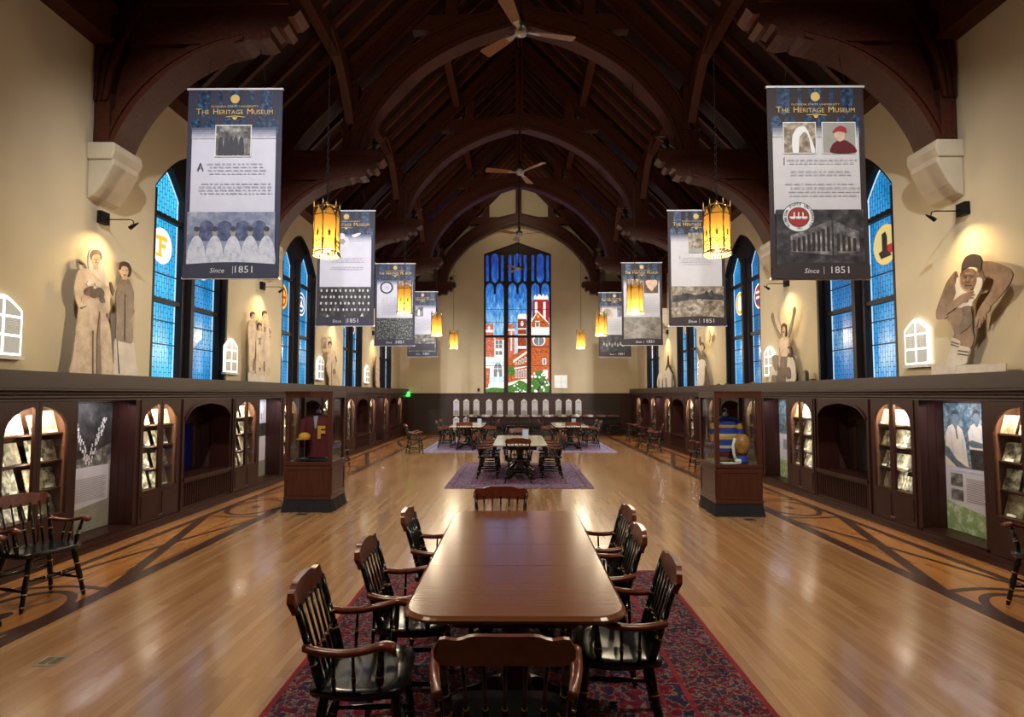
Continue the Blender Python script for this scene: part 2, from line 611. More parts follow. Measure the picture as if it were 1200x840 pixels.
def closed_curve(pts, n=4):
    "rounded outline through the points"
    m = len(pts)
    if m >= 10 and 3 < max(p[0] for p in pts) - min(p[0] for p in pts) < 20:
        return pts
    out = []
    for i in range(m):
        a, b, c, d = [Vector(pts[(i + q) % m]) for q in (-1, 0, 1, 2)]
        for k in range(n):
            t = k / n
            out.append(tuple(.5 * (2 * b + (c - a) * t * .7 + (6 * (c - b) - 2 * (c - a) * .7 - (d - b) * .7) * t * t + (-4 * (c - b) + (c - a) * .7 + (d - b) * .7) * t ** 3)))
    return out


def zoomer(x0, y0, x1, y1, wpx):
    "a zoomed crop's pixels back to the photograph's pixels"
    sc = wpx / (x1 - x0)
    return lambda p: (x0 + p[0] / sc, y0 + p[1] / sc)

# ================================================================== THE SETTING
SIDES = (-1, 1)
SN = {-1: 'left', 1: 'right'}
WINY = [9.65 + 4.75 * k for k in range(4)]
WYR = {-1: 0.0, 1: -.05}


def tudor(u, hw=1.13, zs=4.72, za=5.52):
    "outline of a window head at distance u from its axis"
    t = min(1, abs(u) / hw)
    return za - (za - zs) * (t ** 2.2 * .72 + t * .28)


# floor
mb = MB()
mb.box(XC - 6, XC + 6, BACKY - .4, FARY + .4, -.2, 0)
struct(mb.build('floor', 'floor'))


def inlay_piece(mb, pts, w=.1):
    "flat band along a poly-line on the floor"
    pts = [Vector((p[0], p[1], 0)) for p in pts]
    L, R = [], []
    for i, p in enumerate(pts):
        d = (pts[min(i + 1, len(pts) - 1)] - pts[max(i - 1, 0)]).normalized()
        nrm = Vector((-d.y, d.x, 0)) * w / 2
        L.append(p + nrm)
        R.append(p - nrm)
    for i in range(len(pts) - 1):
        mb.prism([tuple(L[i][:2]), tuple(L[i + 1][:2]), tuple(R[i + 1][:2]), tuple(R[i][:2])], -.004, inlay_piece.z, 'z')
    inlay_piece.z += .00003


inlay_piece.z = .0012
for n_, s in enumerate(SIDES):
    mb = MB()
    X = lambda a: XC + s * a
    xi, xo = 3.72, 4.56
    inlay_piece(mb, [(X(xi), -12.8), (X(xi), 25.6)], .15)
    inlay_piece(mb, [(X(xo), -12.8), (X(xo), 25.6)], .09)
    for k in range(-1, 4):
        y0 = 5.6 + 4.75 * k
        inlay_piece(mb, [(X(xo), y0 + 3.33), (X(xi), y0)], .12)
        inlay_piece(mb, smooth_line([(X(xo), y0 + .02), (X((xi + xo) / 2) , y0 + 1.75), (X(xi), y0 + 3.2)]), .06)
        for yy in (y0, y0 + 3.36):
            inlay_piece(mb, smooth_line([(X(xo), yy), (X((xi + xo) / 2), yy + (.09 if yy == y0 else -.09)), (X(xi), yy)]), .07)
        yc = y0 + 3.36 + .7
        inlay_piece(mb, [(X((xi + xo) / 2 + .36 * math.cos(a * PI / 20)), yc + .62 * math.sin(a * PI / 20)) for a in range(41)], .075)
        mb.prism(ellipse((X((xi + xo) / 2), yc), .06, .11), -.004, .0014, 'z')
    struct(mb.build('trim_%d' % (n_ + 1), 'inlay'), 'dark walnut inlay of bands, crosses and ovals along the %s edge of the floor' % SN[s])
mb = MB()
inlay_piece(mb, [(XC - 3.72, 25.6), (XC + 3.72, 25.6)], .12)
inlay_piece(mb, [(XC - 4.56, 24.4), (XC + 4.56, 24.4)], .07)
struct(mb.build('trim_3', 'inlay'), 'dark walnut inlay band across the floor before the far wall')

# side walls with window openings
for s in SIDES:
    mb = MB(lambda p, s=s: Vector((XC + s * (W + p.x), p.y, p.z)))
    edges = [BACKY]
    for yc in WINY:
        edges += [yc - 1.13, yc + 1.13]
    edges.append(FARY + .4)
    for k in range(0, len(edges), 2):
        mb.box(0, .45, edges[k], edges[k + 1], 0, 6.9)
    for yc in WINY:
        us = [-1.13 + 2.26 * i / 24 for i in range(25)]
        mb.strip([(yc + u, tudor(u)) for u in us], [(yc + u, 6.9) for u in us], 0, .45, 'x')
        mb.box(0, .45, yc - 1.13, yc + 1.13, 1.66, 1.93)
        mb.box(.3, .45, yc - 1.13, yc + 1.13, 0, 1.66)
    struct(mb.build('wall_' + SN[s], 'plaster'))


# side windows: dark wooden frame, two pointed lights of leaded blue glass
def medallion(mb, axis_y, z, side, design, f_x):
    "painted roundel; outline in the pane's plane"
    nrm = (-side, 0, 0)
    Pp = lambda a, b: Vector((f_x, axis_y + a, z + b))
    d = lambda r, m, k, sx=1: mb.slab([Pp(x * sx, y) for x, y in ellipse((0, 0), r, r, 28)], nrm, .004 + .002 * k, .002, m)
    sg = side                                                      # reading direction along y
    if design == 'F':
        d(.27, 0, 0)
        vs, fs, w = text_geo('F', .42, .016)
        mb.add([Pp(sg * -1 * (x - w / 2), y - .15) + Vector(nrm) * .010 for x, y in vs], fs, 1)
        mb.slab([Pp(sg * -x, y) for x, y in [(-.15, .08), (.14, .08), (.14, .14), (-.15, .14)]], nrm, .007, .002, 1)
        mb.slab([Pp(sg * -x, y) for x, y in [(-.14, -.17), (.02, -.17), (.02, -.12), (-.14, -.12)]], nrm, .007, .002, 1)
    elif design == 'torch':
        d(.29, 1, 0)
        d(.23, 2, 1)
        d(.17, 1, 2)
        mb.slab([Pp(x, y) for x, y in [(-.16, .02), (.16, .02), (.16, -.04), (-.16, -.04)]], nrm, .011, .002, 2)
        mb.slab([Pp(x, y) for x, y in [(-.03, .17), (.03, .17), (.03, -.17), (-.03, -.17)]], nrm, .011, .002, 2)
    elif design == 'ring':
        d(.29, 0, 0)
        d(.25, 5, 1)
        d(.19, 0, 2)
        d(.15, 5, 3)
        mb.slab([Pp(x, y) for x, y in [(-.1, -.08), (.1, -.08), (0, .12)]], nrm, .012, .002, 0)
    elif design == 'gold':
        d(.29, 0, 0)
        d(.26, 1, 1)
        mb.slab([Pp(x, y) for x, y in [(-.1, -.17), (.1, -.17), (.12, .05), (.05, .19), (-.05, .19), (-.12, .05)]], nrm, .009, .002, 0)
    elif design == 'red':
        d(.29, 0, 0)
        d(.25, 2, 1)
        for yy in (-.05, .07):
            mb.slab([Pp(x, y + yy) for x, y in [(-.19, 0), (.19, 0), (.16, .05), (-.16, .05)]], nrm, .009, .002, 0)
        mb.slab([Pp(x, y) for x, y in [(-.14, -.16), (.14, -.16), (.18, -.1), (-.18, -.1)]], nrm, .009, .002, 5)
    elif design == 'scholar':
        d(.30, 3, 0)
        d(.27, 1, 1)
        d(.255, 3, 2)
        mb.slab([Pp(x, y) for x, y in [(-.05, -.1), (.07, -.1), (.07, .17), (-.02, .19), (-.06, .1)]], nrm, .011, .002, 4)
        mb.slab([Pp(x, y) for x, y in [(-.23, -.02), (-.06, -.02), (.0, -.1), (-.06, -.19), (-.2, -.13)]], nrm, .011, .002, 2)
        mb.slab([Pp(x, y) for x, y in [(-.16, -.19), (.1, -.2), (.16, -.1), (0, -.06)]], nrm, .012, .002, 4)


MED = {(-1, 0): ['F', 'gold'], (-1, 1): ['torch', 'ring'], (-1, 2): ['gold', 'red'], (-1, 3): ['white', 'white'],
       (1, 0): ['scholar', 'gold'], (1, 1): ['red', 'gold'], (1, 2): ['gold', 'torch'], (1, 3): ['white', 'white']}
wn = 0
for s in SIDES:
    for k, yc in enumerate(WINY):
        wn += 1
        fx0, fx1 = .10, .24                                        # depth behind wall face
        mb = MB(lambda p, s=s: Vector((XC + s * (W + p.x), p.y, p.z)))
        us = [-1.12 + 2.24 * i / 32 for i in range(33)]
        lights = [(-1.02, -.18), (.18, 1.02)]

        def ltop(u, a, b):
            c = (a + b) / 2
            t = abs(u - c) / ((b - a) / 2)
            return 5.2 - .42 * (t ** 1.25)
        # frame: stiles, mullion, sill and head
        for a, b in ((-1.12, -1.02), (-.18, .18), (1.02, 1.12)):
            q = [a + (b - a) * i / 6 for i in range(7)]
            mb.strip([(yc + u, 1.93) for u in q], [(yc + u, tudor(u) - .005) for u in q], fx0, fx1, 'x')
        mb.box(.02, fx1, yc - .05, yc + .05, 1.93, 4.95)
        for a, b in lights:
            q = [a + (b - a) * i / 14 for i in range(15)]
            mb.strip([(yc + u, ltop(u, a, b)) for u in q], [(yc + u, tudor(u) - .005) for u in q], fx0, fx1, 'x')
            mb.box(fx0, fx1, yc + a, yc + b, 1.93, 1.99)
        # inner lining of the opening
        for e in (-1, 1):
            mb.box(.005, .44, yc + e * 1.095 - .025, yc + e * 1.095 + .025, 1.94, 4.7)
        mb.strip([(yc + u, tudor(u) - .04) for u in us], [(yc + u, tudor(u) - .004) for u in us], .005, .44, 'x')
        wroot = struct(mb.build('window_%d' % wn, 'wframe', origin=(XC + s * W, yc, 1.93)))
        O = Vector((XC + s * W, yc, 1.93))
        for j, (a, b) in enumerate(lights):
            xg = XC + s * (W + .20)
            mb = MB()
            q = [a + (b - a) * i / 14 for i in range(15)]
            outline = [(xg, yc + a, 1.99), (xg, yc + b, 1.99)] + [(xg, yc + u, ltop(u, a, b)) for u in q[::-1]]
            mb.slab(outline, (-s, 0, 0), -.01, .01)
            gm = {0: ['blueL', 'blueA'], 1: ['blueA', 'blueA'], 2: ['blueA', 'blueA'], 3: ['blueB', 'blueB']}[k][j]
            if s == 1:
                gm = {0: ['blueA', 'blueB'], 1: ['blueB', 'blueA'], 2: ['blueA', 'blueA'], 3: ['blueA', 'blueB']}[k][j]
            g = mb.build('glass_light', gm, wroot, O)
            g.location = (0, 0, 0)
            # pale border strips inside the lead
            mb = MB()
            for e, w_ in ((a + .02, .028), (b - .02, .028)):
                mb.slab([(xg, yc + e - w_ / 2, 2.0), (xg, yc + e + w_ / 2, 2.0), (xg, yc + e + w_ / 2, 4.76), (xg, yc + e - w_ / 2, 4.76)], (-s, 0, 0), .001, .003)
            tp = [(xg, yc + u * 1, ltop(u, a, b) - .015) for u in q]
            bt = [(xg, yc + u * 1, ltop(u, a, b) - .055) for u in q]
            for i in range(len(q) - 1):
                mb.slab([tp[i], tp[i + 1], bt[i + 1], bt[i]], (-s, 0, 0), .001, .003)
            g = mb.build('glass_border', 'border', wroot, O)
            g.location = (0, 0, 0)
            mb = MB(lambda p, s=s: Vector((XC + s * (W + p.x), p.y, p.z)))
            for z in (3.14, 4.40):
                mb.box(.12, .21, yc + a, yc + b, z - .035, z + .035)
            for z in (2.5, 3.55, 2.85):
                mb.box(.185, .20, yc + a, yc + b, z - .008, z + .008)
            g = mb.build('transom', 'wframe', wroot, O)
            g.location = (0, 0, 0)
            ds = MED[(s, k)][j]
            if ds == 'white':
                mb = MB()
                mb.slab([(xg, yc + a + .04, 3.18), (xg, yc + b - .04, 3.18), (xg, yc + b - .04, 4.36), (xg, yc + a + .04, 4.36)], (-s, 0, 0), .001, .004)
                g = mb.build('clear_pane', 'white_e', wroot, O)
            else:
                mb = MB()
                medallion(mb, yc + (a + b) / 2, 3.97, s, ds, xg)
                g = mb.build('medallion', ['white_e', 'yellow_e', 'red_e', 'pale_e', 'dark_e', 'blueB'], wroot, O)
            g.location = (0, 0, 0)

# far wall with its opening, back wall
ZF0, ZF1, ZFA, HWF = 1.80, 7.93, 8.46, 1.48
mb = MB()
fx = XC - .05
gb = lambda x: 12.1 - 1.02 * abs(x - XC)
for a, b in ((XC - W - .45, fx - HWF), (fx + HWF, XC + W + .45)):
    mb.prism([(a, 0), (b, 0), (b, gb(b)), (a, gb(a))], FARY, FARY + .4)
mb.prism([(fx - HWF, ZF1), (fx, ZFA), (fx, gb(fx)), (fx - HWF, gb(fx - HWF))], FARY, FARY + .4)
mb.prism([(fx, ZFA), (fx + HWF, ZF1), (fx + HWF, gb(fx + HWF)), (fx, gb(fx))], FARY, FARY + .4)
mb.box(fx - HWF, fx + HWF, FARY, FARY + .4, 0, ZF0)
struct(mb.build('wall_far', 'plaster'))
mb = MB()
mb.prism([(XC - W - .45, 0), (XC + W + .45, 0), (XC + W + .45, 6.7), (XC, 12.1), (XC - W - .45, 6.7)], BACKY - .4, BACKY)
struct(mb.build('wall_back', 'plaster'))

# roof: two boarded slopes, rafters, purlins, ridge
ZB = lambda x: 11.36 - 1.02 * abs(x)                                # underside line of the principal rafters
mb = MB()
for s in SIDES:
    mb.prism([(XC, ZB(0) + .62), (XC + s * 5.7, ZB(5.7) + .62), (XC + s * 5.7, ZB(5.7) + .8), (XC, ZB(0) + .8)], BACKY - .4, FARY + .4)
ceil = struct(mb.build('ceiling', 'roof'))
for s in SIDES:
    y = 3.3
    while y < FARY:
        mb = MB()
        mb.prism([(XC, ZB(0) + .46), (XC + s * 5.2, ZB(5.2) + .46), (XC + s * 5.2, ZB(5.2) + .62), (XC, ZB(0) + .62)], y - .045, y + .045)
        mb.build('rafter', 'rafter', ceil)
        y += .62
    for xx in (1.75, 3.45):
        mb = MB()
        mb.box(XC + s * xx - .09, XC + s * xx + .09, BACKY, FARY, ZB(xx) + .16, ZB(xx) + .45)
        mb.build('purlin', 'truss', ceil)
mb = MB()
mb.box(XC - .07, XC + .07, BACKY, FARY, ZB(0) + .12, ZB(0) + .5)
mb.build('ridge_beam', 'truss', ceil)
for n_, s in enumerate(SIDES):
    mb = MB(lambda p, s=s: Vector((XC + s * p.x, p.y, p.z)))
    for y0, y1 in [(BACKY, 2.4)] + [(a + .25, b - .25) for a, b in zip(TR[:-1], TR[1:])]:
        mb.box(W - .22, W + .02, y0, y1, 6.02, 6.34)
        mb.box(W - .30, W + .02, y0, y1, 6.34, 6.44)
        mb.box(W - .26, W + .02, y0, y1, 5.98, 6.04)
    struct(mb.build('trim_%d' % (n_ + 4), 'truss'), 'dark timber wall plate at the head of the %s wall' % SN[s])

# ------------------------------------------------------------------ roof trusses
AI = smooth_line([(3.14, 6.6), (2.98, 7.12), (2.68, 7.6), (2.04, 8.27), (1.08, 8.84), (0, 9.2)])
AO = smooth_line([(3.52, 6.6), (3.42, 7.1), (3.1, 7.85), (2.3, 8.70), (1.3, 9.28), (0, 9.62)])
HB = [(2.74, 6.58), (2.72, 6.44), (2.80, 6.36), (2.88, 6.36), (2.86, 6.26), (2.92, 6.20), (3.02, 6.24), (3.08, 6.20), (3.08, 6.10), (3.2, 6.06), (3.34, 6.08), (3.42, 6.02), (5.18, 6.02), (5.18, 6.58)]
BRI = smooth_line([(4.93, 4.76), (4.84, 4.98), (4.62, 5.32), (4.28, 5.66), (3.86, 5.92), (3.40, 6.06)])
BRO = smooth_line([(5.14, 4.76), (5.07, 5.04), (4.84, 5.42), (4.44, 5.80), (3.96, 6.06), (3.40, 6.22)])
NAME = ['just above the nearest lanterns', 'second from the camera, over the first display cases', 'over the middle of the hall', 'fourth along, before the last bay', 'set against the far wall']


def lerp(a, b, t):
    return [((1 - t) * p[0] + t * q[0], (1 - t) * p[1] + t * q[1]) for p, q in zip(a, b)]


for ti, ty in enumerate(TR):
    lab = ('dark timber hammerbeam roof truss, ' + NAME[ti - 1]) if ti else 'dark timber hammerbeam roof truss overhead, nearest of all to the camera'
    root = thing('roof_truss', lab, 'truss', (XC, ty, 0))
    for s in SIDES:
        xf = lambda p, s=s: Vector((s * p.x, p.y, p.z))
        mb = MB(xf)
        body_i, body_o = lerp(AI, AO, .22), lerp(AI, AO, .86)
        mb.strip(body_i, body_o, -.13, .13)
        mb.strip(AI, lerp(AI, AO, .2), -.2, .2)
        mb.strip(lerp(AI, AO, .3), lerp(AI, AO, .4), -.155, .155)
        mb.strip(lerp(AI, AO, .80), lerp(AI, AO, .86), -.16, .16)
        mb.strip(lerp(AI, AO, .9), AO, -.19, .19)
        mb.strip(lerp(AI, AO, .84), lerp(AI, AO, .92), -.14, .14)
        mb.build('arch_rib', 'truss', root)
        mb = MB(xf)
        mb.prism(HB, -.17, .17)
        mb.box(2.86, 5.18, -.21, .21, 6.50, 6.60)
        mb.build('hammer_beam', 'truss', root)
        mb = MB(xf)
        mb.strip(BRI, lerp(BRI, BRO, .3), -.21, .21)
        mb.strip(lerp(BRI, BRO, .3), BRO, -.15, .15)
        mb.strip(lerp(BRI, BRO, .5), lerp(BRI, BRO, .62), -.18, .18)
        mb.strip(BRO, [(min(5.16, p[0] + .6), 6.03) for p in BRO], -.09, .09)   # spandrel board
        mb.build('curved_brace', 'truss', root)
        mb = MB(xf)
        mb.box(5.0, 5.19, -.19, .19, 4.76, 6.02)
        mb.build('wall_post', 'truss', root)
        mb = MB(xf)
        ri = smooth_line([(5.02, 5.30), (4.93, 5.75), (4.72, 6.25), (4.40, 6.80), (4.05, 7.22)])
        ro = smooth_line([(5.18, 5.30), (5.16, 5.85), (5.02, 6.40), (4.76, 6.95), (4.40, 7.40)])
        mb.strip(ri, ro, -.20, .20)
        mb.strip(lerp(ri, ro, .0), lerp(ri, ro, .22), -.235, .235)
        mb.strip(lerp(ri, ro, .42), lerp(ri, ro, .56), -.225, .225)
        mb.strip(lerp(ri, ro, .78), lerp(ri, ro, 1), -.235, .235)
        mb.build('outer_rib', 'truss', root)
        mb = MB(xf)
        mb.box(3.26, 3.56, -.15, .15, 6.6, ZB(3.4) + .1)
        mb.box(3.22, 3.60, -.19, .19, 7.02, 7.14)
        mb.build('hammer_post', 'truss', root)
        mb = MB(xf)
        lo = smooth_line([(5.19, 5.5), (5.08, 5.86), (4.82, 6.34), (4.4, 6.87)]) + [(2.2, ZB(2.2)), (0, ZB(0))]
        hi = [(5.19, max(z + .2, 6.4)) if x > 5.1 else (x, min(ZB(x) + .46, z + .62)) for x, z in lo]
        mb.strip(lo, hi, -.17, .17)
        md_ = lambda t: lerp(lo, hi, t)
        mb.strip(md_(.0), md_(.16), -.21, .21)
        mb.strip(md_(.3), md_(.4), -.195, .195)
        mb.build('principal_rafter', 'truss', root)
        for e in (-1, 1):
            mb = MB(xf)
            a = smooth_line([(.14 * e, 7.08), (.5 * e, 7.5), (1.05 * e, 7.95), (1.75 * e, 8.22)])
            b = smooth_line([(.14 * e, 7.36), (.36 * e, 7.72), (.9 * e, 8.16), (1.6 * e, 8.36)])
            mb.strip(a, b, 3.33, 3.49, 'x')
            if not (ti == 5 and e == 1):
                mb.build('wind_brace', 'rafter', root)
    mb = MB()
    mb.box(-2.62, 2.62, -.12, .12, 9.12, 9.44)
    mb.build('collar_beam', 'truss', root)
    for x in (-1.4, 0, 1.4):
        mb = MB()
        mb.box(x - .12, x + .12, -.11, .11, 9.44, ZB(abs(x)) + .1)
        mb.build('king_post' if x == 0 else 'queen_post', 'truss', root)
    for s in SIDES:
        cb = MB(lambda p, s=s: Vector((XC + s * p.x, ty + p.y, p.z)))
        pf = [(W, 4.76), (W - .26, 4.76), (W - .30, 4.66), (W - .31, 4.50), (W - .17, 4.24), (W - .08, 4.12), (W, 4.08)]
        cb.prism(pf, -.25, .25)
        cb.prism([(W, 4.76), (W - .32, 4.76), (W - .34, 4.66), (W - .30, 4.55), (W, 4.55)], -.28, .28)
        nm = ['out above the camera', 'first', 'second', 'third', 'fourth', 'fifth'][ti]
        tag(cb.build('corbel', 'stone', origin=(XC + s * W, ty, 4.08), bevel=.02),
            'pale stone corbel under a truss foot, %s wall, %s from camera' % (SN[s], nm), 'corbel', 'stone corbels under the trusses')

# ================================================================== CABINET WALLS
for n_, s in enumerate(SIDES):
    mb = MB(lambda p, s=s: Vector((XC + s * (FACE + p.x), p.y, p.z)))
    prof = [(-.05, 1.98), (.345, 1.98), (.345, 1.68), (.0, 1.68), (.0, 1.70), (-.02, 1.715), (-.02, 1.735), (-.045, 1.75), (-.03, 1.775), (-.07, 1.79), (-.07, 1.805), (-.05, 1.815)]
    mb.prism([(x, z) for x, z in prof], BACKY, FARY - .02, 'y')
    struct(mb.build('trim_%d' % (n_ + 6), 'ledge'), 'dark moulded ledge running along the top of the %s cabinets' % SN[s])
    mb = MB(lambda p, s=s: Vector((XC + s * (FACE + p.x), p.y, p.z)))
    mb.box(-.03, .3, BACKY, FARY - .3, 0, .10)
    mb.box(-.045, .0, BACKY, FARY - .3, 0, .05)
    struct(mb.build('baseboard_' + SN[s], 'cab'))
    mb = MB(lambda p, s=s: Vector((XC + s * (FACE + p.x), p.y, p.z)))
    mb.box(0, .33, BACKY, 5.58, .1, 1.68)
    for y in (-12.5, -10, -8, -5.9, -3.8, -1.7, .4, 2.5):
        mb.box(-.02, .0, y, y + .12, .1, 1.68)
    mb.box(-.02, .0, BACKY, 5.58, 1.56, 1.68)
    struct(mb.build('trim_%d' % (n_ + 8), 'cab'), 'plain panelled cabinet front beside the camera')
    mb = MB(lambda p, s=s: Vector((XC + s * (FACE + p.x), p.y, p.z)))
    mb.box(0, .33, 25.66, FARY - .02, .1, 1.68)
    mb.box(-.015, .0, 25.66, 25.78, .1, 1.68)
    mb.box(-.015, .0, FARY - .2, FARY - .03, .1, 1.68)
    struct(mb.build('trim_%d' % (n_ + 10), 'cab'), 'dark corner panelling at the far end of the %s cabinets' % SN[s])

ORD = ['first', 'second', 'third', 'fourth', 'fifth', 'sixth', 'seventh', 'eighth', 'ninth', 'tenth']
SHELF = [.50, .77, 1.06, 1.345]
SHN = ['bottom shelf', 'third shelf', 'second shelf', 'top shelf']
photo_n = 0


def round_arch(x, w, zs, za, x0, x1):
    c, h = (x0 + x1) / 2, (x1 - x0) / 2
    t = min(1, abs(x - c) / h)
    return zs + (za - zs) * math.sqrt(max(0, 1 - t * t))


def bookcase(s, y0, w, idx):
    "display bookcase with a pair of arched glass doors; local x along the wall, y into it"
    loc = (XC + s * FACE, y0 if s < 0 else y0 + w, 0)
    t = thing('display_bookcase', 'display bookcase with paired arched glass doors, %s from camera on the %s side' % (ORD[idx], SN[s]), 'bookcase', loc, -s * PI / 2, 'built-in display bookcases')
    D = .33
    mb = MB()
    mb.box(0, .05, 0, D, .1, 1.68)
    mb.box(w - .05, w, 0, D, .1, 1.68)
    mb.box(.05, w - .05, .03, D, .1, .5)
    mb.box(.05, w - .05, 0.03, D, 1.645, 1.68)
    mb.build('carcass', 'cab', t)
    mb = MB()
    mb.box(.05, w - .05, D - .02, D, .5, 1.645)
    mb.box(.05, .056, .03, D - .02, .5, 1.645)
    mb.box(w - .056, w - .05, .03, D - .02, .5, 1.645)
    mb.build('lining', 'cabin', t)
    for z in SHELF[1:]:
        mb = MB()
        mb.box(.057, w - .057, .085, D - .021, z - .016, z)
        mb.build('shelf', 'cabin', t)
    x0, x1 = .115, w - .115                                        # span of the double arch
    c = w / 2
    for h in (0, 1):
        a, b = (.052, c - .003) if h == 0 else (c + .003, w - .052)
        ga, gb_ = (x0, c - .045) if h == 0 else (c + .045, x1)
        mb = MB()
        ya, yb = -.012, .022
        mb.box(a, ga, ya, yb, .105, 1.675)
        mb.box(gb_, b, ya, yb, .105, 1.675)
        mb.box(ga, gb_, ya, yb, .105, .51)
        q = [ga + (gb_ - ga) * i / 16 for i in range(17)]
        mb.strip([(x, round_arch(x, w, 1.36, 1.625, x0, x1)) for x in q], [(x, 1.675) for x in q], ya, yb)
        mb.box(a + .05, b - .05, ya - .008, ya, .17, .45)
        d = mb.build('door', 'cab', t)
        mb = MB()
        out = [(ga, .51), (gb_, .51)] + [(x, round_arch(x, w, 1.36, 1.625, x0, x1)) for x in q[::-1]]
        mb.prism(out, .004, .008)
        mb.build('glass_pane', 'glass', d)
        mb = MB()
        mb.ball((c + (-.03 if h == 0 else .03), -.028, .155), .012, 0, 8)
        mb.tube([(c + (-.03 if h == 0 else .03), -.028, .155), (c + (-.03 if h == 0 else .03), -.012, .155)], .005, 6)
        mb.build('knob', 'steel', d)
    index_kids_later.append(t)
    L = bpy.data.lights.new('bookcase_strip', 'AREA')
    L.shape = 'RECTANGLE'
    L.size, L.size_y = w - .2, .06
    L.energy = CASE_W
    L.color = (1, .83, .58)
    lo = bpy.data.objects.new('bookcase_strip', L)
    COL.objects.link(lo)
    lo.location = loc
    lo.rotation_euler = (0, 0, -s * PI / 2)
    lo.location = Vector(loc) + Matrix.Rotation(-s * PI / 2, 3, 'Z') @ Vector((w / 2, .06, 1.64))
    lo.rotation_euler = (.25, 0, -s * PI / 2)
    L = bpy.data.lights.new('bookcase_fill', 'AREA')  # unseen light added behind the centre stile to lift the lower shelves
    L.shape = 'RECTANGLE'
    L.size, L.size_y = .03, 1.0
    L.energy = 4
    L.color = (1, .88, .68)
    lo = bpy.data.objects.new('bookcase_fill', L)
    COL.objects.link(lo)
    lo.location = Vector(loc) + Matrix.Rotation(-s * PI / 2, 3, 'Z') @ Vector((w / 2, .035, 1.06))
    lo.rotation_euler = (PI / 2, 0, -s * PI / 2)
    # leaning photographs
    global photo_n
    R3 = Matrix.Rotation(-s * PI / 2, 3, 'Z')
    for zi, z in enumerate(SHELF):
        slots = [(.18, .22), (.40, .21), (.63, .21), (.85, .22)] if idx < 3 else [(.28, .36), (.72, .36)]
        if zi in (1, 3) and idx < 3:
            slots = [(.16, .19), (.38, .24), (.62, .19), (.84, .24)]
        if idx >= 3 and (zi + idx) % 2:
            slots = [(.22, .26), (.52, .26), (.80, .26)]
        for k, (u, pw) in enumerate(slots):
            pw *= w * random.uniform(.87, .94) * (1.0 if idx < 3 else .95)
            ph = min(.242, random.uniform(.19, .245))
            lx = u * w
            lx = min(max(lx, .075 + pw / 2), w - .075 - pw / 2)
            near = (k if s < 0 else len(slots) - 1 - k)
            if len(slots) == 4:
                pos = ['nearest', 'second', 'third', 'farthest'][near]
            elif len(slots) == 3:
                pos = ['nearest', 'middle', 'farthest'][near]
            else:
                pos = ['near', 'far'][near]
            side = SN[s]
            lab = 'photo print leaning on %s, %s one there, %s %s bookcase' % (SHN[zi], pos, ORD[idx], side)
            mb = MB()
            tilt = .28
            mb.prism([(-pw / 2, 0), (pw / 2, 0), (pw / 2, ph), (-pw / 2, ph)], 0, .008)
            base = Vector(loc) + R3 @ Vector((lx, .10 + .03 * (k % 2), z + .004))
            o = mb.build('photo_print', 'ph_shelf' if (k + zi) % 3 else 'ph_sepia')
            o.location = base
            o.rotation_euler = Matrix.Rotation(-s * PI / 2, 3, 'Z').to_4x4().to_euler()
            o.rotation_euler = (Matrix.Rotation(-s * PI / 2 + random.uniform(-.12, .12), 3, 'Z') @ Matrix.Rotation(-tilt, 3, 'X')).to_euler()
            tag(o, lab, 'photo', 'photo prints in the display bookcases')
            if (k + zi + idx) % 2 == 0:
                mb = MB()
                mb.box(-.05, .05, -.022, -.012, .0, .026)
                mb.build('caption_card', 'paper', o)


index_kids_later = []
CASE_W = 40.0


